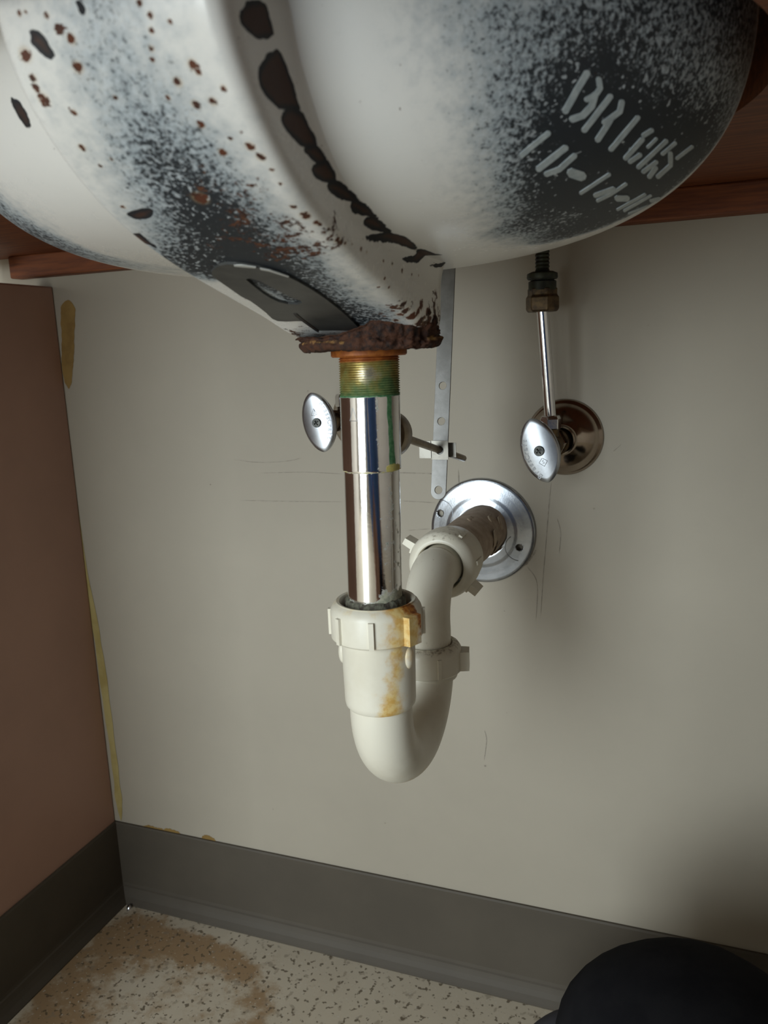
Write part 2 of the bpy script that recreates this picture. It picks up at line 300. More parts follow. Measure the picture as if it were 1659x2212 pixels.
'letters': [[(592.3,-390.8,733.1),(591.1,-390.6,731.3),(589.8,-390.3,729.6),(588.5,-389.9,727.8),(587.2,-389.4,726),(585.8,-388.7,724.2),(584.4,-388,722.4),(584.5,-387,721.7),(585.1,-386.1,721.4),(586,-385.6,721.7),(587.4,-386.4,723.5),(588.8,-387.1,725.3),(590.1,-387.7,727.2),(591.4,-388.1,728.9),(592.7,-388.4,730.6),(594,-388.7,732.4),(593.9,-389.4,733.1),(593.2,-390.2,733.4)],[(595.7,-386.1,731.3),(595.8,-384.8,730.1),(596,-383.8,729.1),(595.4,-383.8,728.4),(594.8,-383.6,727.7),(593.4,-384.3,727),(591.9,-385,726.2),(591.5,-384.7,725.6),(591.8,-384,725.1),(592.5,-383.1,725),(594,-382.4,725.8),(595.7,-381.6,726.7),(596.7,-381.8,727.8),(597.6,-382,729),(597.5,-383.5,730.5),(597.3,-384.7,731.7),(596.8,-385.6,732),(596.1,-386.1,731.9)],[(594.1,-384,727.5),(593.5,-383.1,725.9),(592.9,-382.1,724.5),(591.5,-382.2,723.3),(590.2,-382.1,722.1),(588.6,-383,721.6),(586.8,-383.9,721),(586.2,-383.6,720.3),(586.4,-382.6,719.7),(587.2,-381.5,719.4),(589.1,-380.5,720.1),(591.1,-379.4,720.8),(592.9,-379.5,722.3),(594.6,-379.6,723.8),(595.4,-380.8,725.6),(596,-381.8,727.2),(595.7,-382.8,727.8),(595,-383.7,728)],[(599.3,-378.9,727.8),(597.8,-378.8,726.1),(596.2,-378.6,724.5),(594.7,-378.3,722.9),(593.1,-377.9,721.2),(591.5,-377.4,719.6),(589.8,-376.8,718),(589.7,-375.8,717.4),(590.3,-374.8,717.1),(591.1,-374.2,717.3),(592.7,-374.9,718.9),(594.4,-375.4,720.5),(595.9,-375.9,722.1),(597.5,-376.2,723.7),(599.1,-376.5,725.4),(600.6,-376.6,727.1),(600.6,-377.3,727.7),(600.1,-378.2,728)],[(602.5,-373.7,726.5),(602.1,-372.6,725.1),(601.7,-371.6,724),(600.5,-372,723.2),(599,-372.5,722.2),(597.9,-372.8,721.5),(596.7,-373.2,720.8),(596.4,-372.6,720.1),(596.8,-371.5,719.7),(597.6,-370.6,719.7),(598.7,-370.2,720.4),(599.9,-369.8,721.1),(601.4,-369.4,722.2),(603.2,-369,723.4),(603.8,-370.3,725),(604.2,-371.5,726.4),(603.9,-372.5,726.9),(603.2,-373.4,726.9)],[(598.7,-372.1,721.7),(597.1,-371.2,719.7),(595.4,-370.2,717.8),(593.7,-369,715.9),(593.7,-367.8,715.3),(594.2,-366.7,715),(595.1,-366.1,715.3),(596.8,-367.4,717.2),(598.5,-368.5,719.1),(600.1,-369.5,721.1),(600.1,-370.5,721.7),(599.5,-371.5,721.9)],[(607.7,-362.8,723.4),(606.2,-362.7,721.8),(604.5,-362.3,720.2),(602.9,-361.9,718.7),(601.2,-361.4,717.1),(599.6,-360.7,715.5),(597.8,-359.9,714),(597.7,-358.8,713.4),(598.2,-357.5,713.2),(599,-356.8,713.4),(600.7,-357.7,714.9),(602.4,-358.5,716.4),(604.1,-359.1,718),(605.7,-359.6,719.6),(607.3,-359.9,721.2),(608.9,-360.2,722.8),(609,-361,723.4),(608.5,-362.1,723.6)],[(612.4,-351.6,721),(610.9,-352.4,720.1),(609.3,-353.1,719.1),(609.1,-352.4,718.6),(609.4,-351.3,718.2),(610.1,-350.2,718.3),(611.6,-349.5,719.2),(613.2,-348.7,720.2),(613.4,-349.3,720.7),(613.1,-350.5,721.1)],[(608.8,-351.9,718.1),(606.7,-351.3,716.2),(604.6,-350.4,714.3),(602.4,-349.2,712.4),(602.3,-347.9,711.8),(602.7,-346.4,711.6),(603.5,-345.6,711.8),(605.7,-346.8,713.7),(607.9,-347.8,715.6),(610,-348.6,717.5),(610.1,-349.7,718.1),(609.6,-351.1,718.3)],[(607.9,-344.4,714.2),(605.9,-344.7,713),(604,-345,711.9),(603.7,-344,711.3),(604,-342.5,711),(604.7,-341.4,711.1),(606.7,-341.2,712.3),(608.6,-340.8,713.4),(608.9,-341.8,714),(608.6,-343.3,714.3)],[(617.2,-338.7,719.3),(615.2,-338.8,717.5),(613.1,-338.6,715.8),(610.9,-338.3,714.1),(608.8,-337.7,712.5),(606.6,-336.9,710.9),(606.4,-335.6,710.4),(606.8,-334,710.2),(607.5,-333,710.3),(609.7,-333.9,711.9),(611.9,-334.5,713.6),(614,-335,715.3),(616.1,-335.2,717),(618.2,-335.1,718.7),(618.3,-336.2,719.2),(617.9,-337.6,719.4)],[(613.9,-344.8,719),(612.3,-344.7,717.6),(610.6,-344.5,716.2),(610.6,-343.7,715.9),(610.8,-342.8,715.7),(611.3,-342.2,715.8),(613,-342.5,717.2),(614.6,-342.7,718.6),(614.6,-343.3,719),(614.4,-344.2,719.1)],[(613.4,-330.6,713.5),(610.8,-330.7,711.8),(608.3,-330.7,710.2),(608,-329.3,709.7),(608.3,-327.5,709.5),(609,-326.2,709.6),(611.6,-326.3,711.2),(614.2,-326.2,712.9),(614.4,-327.5,713.4),(614.1,-329.2,713.6)],[(620.5,-331.6,719.5),(618.1,-332.2,717.5),(615.6,-332.5,715.7),(615.4,-331.6,715.3),(615.8,-330.2,715.1),(616.4,-329.1,715.2),(618.9,-328.8,717.1),(621.3,-328.2,719),(621.4,-329.2,719.4),(621.1,-330.5,719.6)],[(618.2,-327.7,716.2),(618.1,-322.8,714.8),(618.1,-318,713.7),(615.8,-317.5,712),(613.2,-316.4,710.2),(613.1,-314.4,709.7),(613.5,-311.9,709.6),(614.2,-310.3,709.8),(616.8,-311.6,711.7),(619.6,-312.6,713.7),(619.8,-319.4,715.3),(619.8,-324.6,716.6),(619.4,-326.7,716.9),(618.7,-327.9,716.7)],[(612.8,-326.4,712),(611.4,-324.5,710.7),(610,-322.3,709.3),(610,-320.1,708.9),(610.5,-318,708.8),(611.3,-317.1,709.1),(612.7,-319.5,710.4),(614.1,-321.7,711.7),(614,-323.7,712.2),(613.5,-325.6,712.3)],[(626.8,-316.1,720.5),(623.8,-317.7,718.2),(620.9,-318.8,716),(620.7,-317.7,715.6),(621,-316,715.5),(621.6,-314.6,715.7),(624.6,-313.5,717.9),(627.6,-311.7,720.3),(627.7,-312.8,720.7),(627.4,-314.6,720.8)],[(578.8,-385.7,716.8),(576.9,-385.6,715.6),(574.9,-385.5,714.3),(572.8,-385.3,713.1),(570.8,-385,711.9),(568.7,-384.6,710.7),(568.4,-383.7,710.1),(568.7,-382.8,709.7),(569.4,-382.1,709.7),(571.5,-382.6,710.9),(573.6,-383,712.2),(575.6,-383.2,713.4),(577.6,-383.4,714.6),(579.6,-383.6,715.8),(579.9,-384.2,716.4),(579.6,-385.1,716.8)],[(583.4,-376,713.5),(581.4,-375.8,712.3),(579.3,-375.6,711.1),(577.2,-375.2,709.9),(575.1,-374.8,708.7),(572.9,-374.3,707.5),(572.5,-373,706.8),(572.8,-371.6,706.3),(573.7,-370.8,706.3),(575.9,-371.4,707.5),(578.1,-371.9,708.7),(580.2,-372.3,709.9),(582.3,-372.7,711.2),(584.4,-372.9,712.4),(584.7,-373.9,713.1),(584.3,-375.1,713.5)],[(585.9,-369.7,711.6),(583.9,-369.2,710.3),(581.9,-368.6,709),(580,-367.8,707.8),(577.7,-368.5,707.1),(575.3,-369.2,706.4),(574.7,-368.4,705.8),(574.8,-367,705.3),(575.5,-365.8,705.2),(577.9,-365.2,705.9),(580.5,-364.4,706.7),(582.7,-365.3,708.1),(584.8,-366.1,709.4),(586.8,-366.7,710.7),(587.1,-367.8,711.3),(586.7,-369,711.7)],[(582.8,-358.3,705.6),(584.7,-354.8,705.2),(586.6,-351.2,704.9),(588.1,-350.8,705.5),(588.8,-352.8,706.4),(588.3,-356,707.2),(586.4,-359.4,707.5),(584.5,-362.7,707.9),(583,-363,707.3),(582.4,-361.4,706.4)],[(596.5,-345.6,707.9),(594.3,-345.4,706.7),(592,-345.1,705.6),(589.7,-344.7,704.4),(587.4,-344.2,703.3),(585,-343.5,702.2),(584.7,-342.4,701.9),(584.8,-341.1,701.6),(585.3,-340.2,701.6),(587.8,-341,702.7),(590.1,-341.7,703.8),(592.4,-342.2,704.9),(594.7,-342.5,706.1),(597,-342.7,707.2),(597.2,-343.6,707.6),(597.1,-344.7,707.9)],[(601.8,-329.5,706.4),(598.7,-328.8,704.7),(595.5,-327.9,703.1),(592.8,-328.1,702.1),(590.1,-328.2,701.1),(589.8,-327.1,700.7),(589.8,-325.5,700.5),(590.3,-324.3,700.5),(593,-324.3,701.5),(595.8,-324.1,702.6),(599.1,-325.2,704.2),(602.3,-326,705.9),(602.5,-327.1,706.2),(602.3,-328.5,706.4)],[(597.2,-332.3,704.8),(594.8,-333.5,704),(592.4,-334.6,703.2),(590,-335.6,702.4),(589.4,-334.3,701.9),(589.4,-332.3,701.5),(590,-330.5,701.4),(592.5,-329.5,702.2),(595,-328.4,703),(597.4,-327.2,703.8),(597.9,-328.5,704.3),(597.9,-330.5,704.7)],[(597.2,-313.9,701.7),(599.1,-310.1,702.1),(601,-306,702.5),(602,-307.1,703),(602.2,-310.5,703.5),(601.6,-314.4,703.7),(599.7,-318,703.3),(597.8,-321.4,703),(596.8,-320.6,702.5),(596.6,-317.7,702)],[(608.1,-303.5,705.6),(605.2,-303.9,704.2),(602.2,-304,702.9),(599.3,-303.6,701.6),(596.2,-302.9,700.3),(595.9,-301.3,700.1),(596,-299.2,700),(596.4,-297.6,700.1),(599.4,-298.5,701.3),(602.5,-298.9,702.6),(605.4,-298.9,703.9),(608.4,-298.6,705.3),(608.6,-300.1,705.6),(608.5,-302.1,705.7)],[(610.1,-296.2,706),(607.2,-296.5,704.6),(604.4,-296.4,703.3),(601.5,-295.9,702),(598.5,-295,700.8),(598.2,-293,700.6),(598.2,-290.5,700.5),(598.6,-288.6,700.6),(601.6,-289.8,701.8),(604.6,-290.4,703.1),(607.5,-290.6,704.5),(610.4,-290.3,705.9),(610.6,-292.1,706.1),(610.5,-294.5,706.2)],[(609.7,-275.8,705.6),(611.3,-270.7,706.7),(612.9,-263.3,708.1),(613.5,-267.4,708.1),(613.6,-274.1,707.7),(613.1,-279.6,707.3),(611.4,-283.6,706.4),(609.7,-287,705.5),(609.2,-285,705.2),(609.2,-280.8,705.2)],[(607.4,-276.9,704.4),(603.6,-280.2,702.6),(599.7,-282.3,701),(599.5,-280.9,700.9),(599.4,-278.8,700.9),(599.6,-277,701),(603.5,-274.5,702.7),(607.3,-270.3,704.6),(607.6,-272.2,704.7),(607.6,-274.8,704.6)]],
'plate': [(440,-392.7,678.3),(443,-395.5,679.1),(447.4,-398.3,680),(451.6,-399.1,680.2),(455.3,-398,679.9),(459.2,-396,679.3),(463.2,-392.9,678.3),(466.9,-388,676.9),(470.3,-382.1,675.2),(471.8,-375.2,673.3),(473.1,-364.3,670.4),(473.5,-352.3,667.3),(473.1,-339.7,664),(472.3,-324.2,659.8),(471.3,-309.4,655.2),(466.1,-305.3,653.9),(457.9,-306.6,654.3),(448.7,-307.9,654.7),(447.9,-322.2,659.2),(443.9,-322.9,659.4),(437.5,-323.3,659.5),(433.8,-324.5,659.9),(432.9,-328.5,661),(434.9,-338.3,663.6),(436.2,-347.9,666.1),(436.8,-356,668.3),(436.1,-363,670.1),(437.2,-374.7,673.1),(437.7,-383.4,675.5),(437.6,-388,676.9)],
'plate_hole': [(450.5,-382.8,675.4),(453.2,-383.6,675.6),(455.6,-379.9,674.6),(456.5,-372.8,672.7),(457.4,-365.3,670.7),(458.8,-356.8,668.5),(460.7,-352,667.2),(460.2,-349.2,666.5),(456.5,-347.1,665.9),(452.3,-348.4,666.3),(449.6,-352.4,667.3),(448.4,-358.3,668.9),(448.5,-364.9,670.6),(449.4,-373.3,672.8),(450.1,-379.6,674.5)],
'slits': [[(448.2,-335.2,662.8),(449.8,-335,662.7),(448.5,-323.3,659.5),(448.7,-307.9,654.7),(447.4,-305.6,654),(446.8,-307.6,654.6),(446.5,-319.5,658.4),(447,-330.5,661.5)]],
'edge_hi': [[(454.3,-398.2,679.9),(457.9,-397.5,679.7),(462.4,-394.6,678.8),(461.7,-393.6,678.5),(456.7,-395.5,679.1),(453.6,-396.7,679.5)],[(463.4,-393.2,678.4),(466.6,-390.6,677.6),(469.4,-385.8,676.2),(471,-382.4,675.3),(470.2,-381.9,675.1),(468.3,-385.2,676),(465.5,-389.4,677.3),(462.8,-391.6,677.9)]]}
#MARKS_END

# ------------------------------------------------------------------ materials
M_WALL = simple('painted_wallboard', (0.36, 0.318, 0.252), rough=0.62, var=0.06, vscale=5, bump_s=0.05, bump_scale=900)
M_WALL_L = simple('mauve_laminate', (0.40, 0.235, 0.175), rough=0.5, var=0.1, vscale=7, bump_s=0.03, bump_scale=900)
M_ROOM = simple('room_paint', (0.50, 0.45, 0.39), rough=0.8, var=0.05, vscale=3)
M_BASE = simple('grey_rubber_base', (0.080, 0.066, 0.049), rough=0.62, spec=0.3, var=0.12, vscale=9, bump_s=0.05, bump_scale=700)
M_WOOD = simple('red_brown_wood', (0.21, 0.058, 0.013), rough=0.6, color2=(0.12, 0.030, 0.008), vscale=22, stretch=(1, 12, 14))
M_WOOD2 = simple('tan_wood', (0.30, 0.15, 0.055), rough=0.6, color2=(0.22, 0.10, 0.035), vscale=20, stretch=(1, 14, 10))
M_GLUE = simple('yellow_glue', (0.27, 0.165, 0.045), rough=0.5, color2=(0.20, 0.115, 0.028), vscale=45)
M_CREAMGLUE = simple('pale_yellow_caulk', (0.40, 0.32, 0.13), rough=0.5, color2=(0.32, 0.24, 0.08), vscale=30)
M_CRACK = simple('scuff_line', (0.20, 0.172, 0.138), rough=0.8, color2=(0.345, 0.305, 0.245), vscale=160)
M_CHROME = simple('chrome', (0.80, 0.80, 0.81), metallic=1, rough=0.12, color2=(0.66, 0.66, 0.68), vscale=40, bump_s=0.02, bump_scale=600)
M_CHROME_WORN = simple('worn_chrome', (0.40, 0.42, 0.45), metallic=1, rough=0.26, color2=(0.30, 0.32, 0.35), vscale=70, bump_s=0.06, bump_scale=900)
M_BELL = simple('tarnished_chrome', (0.44, 0.38, 0.32), metallic=1, rough=0.16, color2=(0.34, 0.28, 0.23), vscale=30)
M_BRASS_D = simple('dark_brass', (0.17, 0.115, 0.06), metallic=0.8, rough=0.38, color2=(0.07, 0.05, 0.035), vscale=150)
M_BLACK_FIT = simple('blackened_fitting', (0.012, 0.014, 0.011), metallic=0.2, rough=0.45, color2=(0.03, 0.035, 0.018), vscale=150)
M_STRAP = simple('galvanised_strap', (0.25, 0.245, 0.235), metallic=0.7, rough=0.5, color2=(0.20, 0.195, 0.185), vscale=90, bump_s=0.05, bump_scale=900)
M_CLIP = simple('nickel_clip', (0.27, 0.255, 0.225), metallic=0.8, rough=0.45, color2=(0.20, 0.185, 0.16), vscale=120)
M_ROD = simple('dull_brass_rod', (0.30, 0.24, 0.165), metallic=0.85, rough=0.36, color2=(0.22, 0.17, 0.11), vscale=120)
M_SCREW = simple('black_screw', (0.035, 0.037, 0.035), metallic=0.7, rough=0.4, color2=(0.10, 0.10, 0.09), vscale=400)
M_ETCH = simple('etched_groove', (0.24, 0.24, 0.24), metallic=0.9, rough=0.45)
M_LETTER_S = simple('stencil_paint', (0.47, 0.52, 0.53), rough=0.5, color2=(0.36, 0.41, 0.43), vscale=350)
M_PLATE = simple('dark_grey_enamel', (0.058, 0.058, 0.054), rough=0.42, color2=(0.04, 0.04, 0.038), vscale=90)
M_PLATE_EDGE = simple('chipped_edge', (0.50, 0.50, 0.47), rough=0.5)
M_SLIT = simple('slit_black', (0.012, 0.013, 0.016), rough=0.6, color2=(0.03, 0.018, 0.012), vscale=200)
M_PANTS = simple('black_trouser_cloth', (0.014, 0.014, 0.016), rough=1.0, color2=(0.010, 0.010, 0.012), vscale=30, bump_s=0.15, bump_scale=1500, spec=0.05)
M_SLATE = simple('slate_cloth', (0.050, 0.050, 0.062), rough=0.95, color2=(0.04, 0.04, 0.05), vscale=60, bump_s=0.15, bump_scale=1500, spec=0.2)
M_TAPE = simple('peeling_sealant', (0.42, 0.33, 0.25), rough=0.6, color2=(0.30, 0.22, 0.155), vscale=90, bump_s=0.3, bump_scale=160)
M_FLAKE = simple('sealant_flake', (0.48, 0.39, 0.29), rough=0.6, color2=(0.30, 0.22, 0.15), vscale=120)

def enamel_material():
    m, nt, b = new_mat('enamel_with_spray_and_rust')
    D = attr(nt, 'dark'); R = attr(nt, 'rust'); Cp = attr(nt, 'chip'); Rs = attr(nt, 'rspot')
    n1 = noise_node(nt, 620, 2.5, 0.6)
    n2 = noise_node(nt, 210, 3, 0.6)
    big = noise_node(nt, 30, 3, 0.5)
    nz = math_node(nt, 'ADD', math_node(nt, 'MULTIPLY', n1, 0.72), math_node(nt, 'MULTIPLY', n2, 0.28))
    white = mix(nt, big, (0.86, 0.845, 0.81), (0.81, 0.795, 0.755))
    # haze of fine spray: blue grey where the coverage is partial
    haze = ramp01(nt, math_node(nt, 'ADD', D, math_node(nt, 'MULTIPLY', math_node(nt, 'SUBTRACT', n2, 0.5), 0.5)), 0.04, 0.60)
    col = mix(nt, math_node(nt, 'MULTIPLY', haze, 0.86), white, (0.27, 0.325, 0.365))
    # dark grains
    v = math_node(nt, 'ADD', nz, math_node(nt, 'MULTIPLY', D, 0.52))
    g = ramp01(nt, v, 0.72, 0.92)
    col = mix(nt, g, col, (0.022, 0.027, 0.033))
    # pale grains on the densest spray
    n3 = noise_node(nt, 480, 2, 0.5)
    p = math_node(nt, 'MULTIPLY', ramp01(nt, math_node(nt, 'SUBTRACT', n3, math_node(nt, 'MULTIPLY', math_node(nt, 'MAXIMUM', math_node(nt, 'SUBTRACT', D, 0.75), 0.0), 0.50)), 0.535, 0.60), ramp01(nt, D, 0.15, 0.45))
    col = mix(nt, math_node(nt, 'MULTIPLY', p, math_node(nt, 'ADD', 0.42, math_node(nt, 'MULTIPLY', ramp01(nt, D, 0.72, 1.0), 0.45))), col, (0.60, 0.65, 0.68))
    # rust: diffuse and spots
    rn = noise_node(nt, 330, 5, 0.7); rn2 = noise_node(nt, 75, 4, 0.6)
    rv = math_node(nt, 'ADD', R, math_node(nt, 'ADD', math_node(nt, 'MULTIPLY', math_node(nt, 'SUBTRACT', rn, 0.5), 1.1), math_node(nt, 'MULTIPLY', math_node(nt, 'SUBTRACT', rn2, 0.5), 1.3)))
    rf = ramp01(nt, rv, 0.50, 0.62)
    rcol = mix(nt, ramp01(nt, noise_node(nt, 500, 4, 0.6), 0.4, 0.6), (0.125, 0.045, 0.018), (0.040, 0.016, 0.010))
    col = mix(nt, rf, col, rcol)
    halo = ramp01(nt, Rs, 0.05, 0.7)
    col = mix(nt, math_node(nt, 'MULTIPLY', halo, 0.45), col, (0.48, 0.33, 0.17))
    sv = math_node(nt, 'ADD', Rs, math_node(nt, 'MULTIPLY', math_node(nt, 'SUBTRACT', rn, 0.5), 2.6))
    sf = ramp01(nt, sv, 0.46, 0.62)
    col = mix(nt, sf, col, mix(nt, ramp01(nt, rn2, 0.42, 0.6), (0.11, 0.030, 0.010), (0.05, 0.018, 0.010)))
    # chipped enamel: bare dark steel, browner inside
    cv = math_node(nt, 'ADD', Cp, math_node(nt, 'MULTIPLY', math_node(nt, 'SUBTRACT', n2, 0.5), 2.2))
    cf = ramp01(nt, cv, 0.22, -0.22)
    ccol = mix(nt, ramp01(nt, math_node(nt, 'ADD', Cp, math_node(nt, 'MULTIPLY', math_node(nt, 'SUBTRACT', rn2, 0.5), 4.0)), -0.4, -2.6), (0.010, 0.011, 0.014), (0.060, 0.024, 0.013))
    col = mix(nt, cf, col, ccol)
    L(nt, col, b.inputs['Base Color'])
    bad = math_node(nt, 'MAXIMUM', math_node(nt, 'MAXIMUM', rf, sf), cf)
    ro = math_node(nt, 'ADD', 0.26, math_node(nt, 'MULTIPLY', bad, 0.4))
    ro = math_node(nt, 'ADD', ro, math_node(nt, 'MULTIPLY', haze, 0.30))
    L(nt, ro, b.inputs['Roughness'])
    h = math_node(nt, 'SUBTRACT', math_node(nt, 'MULTIPLY', rf, noise_node(nt, 700, 3)), math_node(nt, 'MULTIPLY', cf, 0.8))
    bump(nt, b, h, 0.45, 0.0006)
    return m

M_ENAMEL = enamel_material()

def floor_material():
    m, nt, b = new_mat('speckled_vinyl')
    n = noise_node(nt, 170, 2, 0.5); n2 = noise_node(nt, 95, 2, 0.5); n3 = noise_node(nt, 260, 2, 0.5)
    base = mix(nt, noise_node(nt, 14, 3), (0.64, 0.57, 0.45), (0.53, 0.46, 0.35))
    St = math_node(nt, 'ADD', attr(nt, 'stain'), math_node(nt, 'MULTIPLY', math_node(nt, 'SUBTRACT', noise_node(nt, 38, 6, 0.7), 0.5), 2.0))
    base = mix(nt, math_node(nt, 'MULTIPLY', ramp01(nt, St, 0.3, 0.95), 0.8), base, (0.30, 0.17, 0.065))
    base = mix(nt, math_node(nt, 'MULTIPLY', ramp01(nt, n2, 0.60, 0.68), 0.55), base, (0.27, 0.22, 0.16))
    base = mix(nt, math_node(nt, 'MULTIPLY', ramp01(nt, n, 0.595, 0.655), 0.85), base, (0.12, 0.09, 0.055))
    base = mix(nt, math_node(nt, 'MULTIPLY', ramp01(nt, n3, 0.66, 0.70), 0.8), base, (0.62, 0.58, 0.50))
    L(nt, base, b.inputs['Base Color'])
    b.inputs['Roughness'].default_value = 0.45
    bump(nt, b, noise_node(nt, 300, 3), 0.08)
    return m

M_FLOOR = floor_material()
M_RUST = overlay_mat('thick_rust', (0.060, 0.019, 0.006), 0, 0.85, [
    ('edge', (0.36, 0.20, 0.06), (0.26, 0.13, 0.04), 240, 1.0, 0.12, 0.8, 0)], bump_s=0.9, bump_scale=420, base2=(0.011, 0.005, 0.004), vscale=260)
M_PVC = overlay_mat('white_pvc', (0.74, 0.70, 0.59), 0, 0.36, [
    ('stain', (0.60, 0.36, 0.10), (0.70, 0.52, 0.22), 130, 1.1, 0.28, 0.45, 0),
    ('burn', (0.22, 0.055, 0.008), (0.42, 0.17, 0.03), 210, 0.9, 0.14, 0.5, 0),
    ('dirt', (0.13, 0.10, 0.065), (0.30, 0.23, 0.14), 330, 1.3, 0.20, 0.6, 0)], base2=(0.68, 0.635, 0.52), vscale=35, bump_s=0.03)
M_THREAD = overlay_mat('green_brass_thread', (0.46, 0.36, 0.12), 0.75, 0.36, [
    ('green', (0.075, 0.14, 0.050), (0.15, 0.21, 0.075), 170, 1.0, 0.25, 0.6, 0.1),
    ('orange', (0.38, 0.12, 0.02), (0.26, 0.07, 0.012), 170, 0.7, 0.2, 0.55, 0.2),
    ('bright', (0.62, 0.60, 0.50), (0.70, 0.66, 0.55), 240, 0.9, 0.3, 0.25, 0.95)], base2=(0.33, 0.24, 0.07), vscale=140)
M_SLEEVE = overlay_mat('stained_chrome', (0.80, 0.79, 0.79), 1.0, 0.10, [
    ('green', (0.035, 0.125, 0.045), (0.080, 0.185, 0.080), 320, 0.8, 0.08, 0.7, 0.0),
    ('yellow', (0.52, 0.43, 0.12), (0.40, 0.36, 0.12), 260, 0.9, 0.12, 0.6, 0.0),
    ('lime', (0.37, 0.36, 0.27), (0.24, 0.25, 0.19), 260, 1.5, 0.12, 0.75, 0.0)], base2=(0.72, 0.71, 0.71), vscale=60, bump_s=0.02, bump_scale=500)
M_GUNK = simple('grey_gunk', (0.15, 0.15, 0.11), rough=0.8, color2=(0.05, 0.04, 0.03), vscale=300, bump_s=0.6, bump_scale=500)
M_WET = simple('brown_residue', (0.10, 0.045, 0.015), rough=0.5, color2=(0.03, 0.016, 0.010), vscale=160)

# ------------------------------------------------------------------ the setting
H_BASE = 0.1016
X0, X1, Y0, ZT = -1.3, 2.3, -3.0, 2.4
wb = mesh_obj('wall_back', *box(X0, X1, 0.0, 0.1, 0, ZT), M_WALL); tag(wb, 'greyish beige painted wall behind the sink plumbing', 'wall', kind='structure')
wl = mesh_obj('wall_left', *box(-0.022, 0.0, -0.56, 0.0, 0, 0.7215), M_WALL_L); tag(wl, 'brown mauve side panel left of the sink', 'wall', kind='structure')
bevel_obj(wl, 0.002)
tag(mesh_obj('wall_right', *box(X1, X1 + 0.1, Y0, 0.1, 0, ZT), M_ROOM), 'plain wall on the far right of the room', 'wall', kind='structure')
tag(mesh_obj('wall_side', *box(X0 - 0.1, X0, Y0, 0.1, 0, ZT), M_ROOM), 'plain wall on the far left of the room', 'wall', kind='structure')
wx0, wx1, wz0, wz1 = -0.87, 0.33, 0.04, 2.01
wf = join(box(X0, wx0, Y0 - 0.1, Y0, 0, ZT), box(wx1, X1, Y0 - 0.1, Y0, 0, ZT), box(wx0, wx1, Y0 - 0.1, Y0, 0, wz0), box(wx0, wx1, Y0 - 0.1, Y0, wz1, ZT))
tag(mesh_obj('wall_front', *wf, M_ROOM), 'plain room wall with the glass door, facing the sink', 'wall', kind='structure')
tag(mesh_obj('ceiling', *box(X0, X1, Y0, 0.1, ZT, ZT + 0.1), M_ROOM), 'plain ceiling of the room', 'ceiling', kind='structure')
win = tag(mesh_obj('door_1', *join(box(wx0, wx0 + 0.03, Y0 - 0.06, Y0 + 0.02, wz0, wz1), box(wx1 - 0.03, wx1, Y0 - 0.06, Y0 + 0.02, wz0, wz1), box(wx0, wx1, Y0 - 0.06, Y0 + 0.02, wz0, wz0 + 0.03), box(wx0, wx1, Y0 - 0.06, Y0 + 0.02, wz1 - 0.03, wz1)), M_ROOM), 'frame of the glass door facing the sink', 'door', kind='structure')

# floor: fine grid by the corner so that the water stains have a shape
fx = np.r_[X0, -0.2, np.linspace(-0.03, 0.75, 118), 1.2, X1]; fy = np.r_[Y0, -1.2, np.linspace(-0.62, 0.0, 94), 0.05]
gx, gy = np.meshgrid(fx, fy, indexing='ij')
fl_v = np.stack([gx, gy, np.zeros_like(gx)], -1).reshape(-1, 3)
def blob(P, cx, cy, rx, ry, rot=0.0):
    c, s = math.cos(rot), math.sin(rot)
    dx, dy = P[:, 0] - cx, P[:, 1] - cy
    return np.exp(-(((c * dx + s * dy) / rx) ** 2 + ((-s * dx + c * dy) / ry) ** 2))
st = 0.75 * blob(fl_v, 0.055, -0.045, 0.045, 0.03) + 0.8 * blob(fl_v, 0.11, -0.055, 0.10, 0.022) + 0.5 * blob(fl_v, 0.05, -0.12, 0.03, 0.06)
ring = np.sqrt(((fl_v[:, 0] - 0.13) / 0.125) ** 2 + ((fl_v[:, 1] + 0.125) / 0.085) ** 2)
st += 0.50 * np.exp(-((ring - 1) / 0.14) ** 2) + 0.30 * (ring < 1) + 0.10
st += 0.35 * blob(fl_v, 0.06, -0.20, 0.06, 0.05)
fl = mesh_obj('floor', fl_v, grid_faces(len(fx), len(fy)), M_FLOOR, attrs={'stain': st}, origin=(0, 0, 0))
tag(fl, 'speckled cream vinyl floor with brown water stains', 'floor', kind='structure')

# rubber cove bases: profile (offset from wall, z)
def cove(path_pts, inward):
    prof = [(0.0, H_BASE), (0.0022, H_BASE), (0.0030, H_BASE - 0.002), (0.0030, 0.022), (0.0036, 0.0185), (0.0050, 0.0172), (0.0056, 0.0150), (0.0066, 0.0120), (0.0092, 0.0070), (0.0125, 0.0032), (0.0140, 0.0016), (0.0140, 0.0), (0.0, 0.0)]
    V = []; 
    for (p, d) in path_pts:
        for (o, z) in prof:
            V.append((p[0] + d[0] * o, p[1] + d[1] * o, z))
    n = len(path_pts); m = len(prof)
    F = grid_faces(n, m) 
    return V, F
bb = mesh_obj('baseboard_back', *cove([((-0.002, 0.0), (1.0, -1.0)), ((0.3, 0.0), (0, -1.0)), ((0.9, 0.0), (0, -1.0)), ((X1, 0.0), (0, -1.0))], None), M_BASE)
tag(bb, 'grey brown rubber cove base along the back wall', 'baseboard', kind='structure')
bl = mesh_obj('baseboard_left', *cove([((0.0, -0.56), (1.0, 0)), ((0.0, -0.3), (1.0, 0)), ((0.0, 0.0), (1.0, -1.0))], None), M_BASE)
tag(bl, 'grey brown rubber cove base along the side panel', 'baseboard', kind='structure')
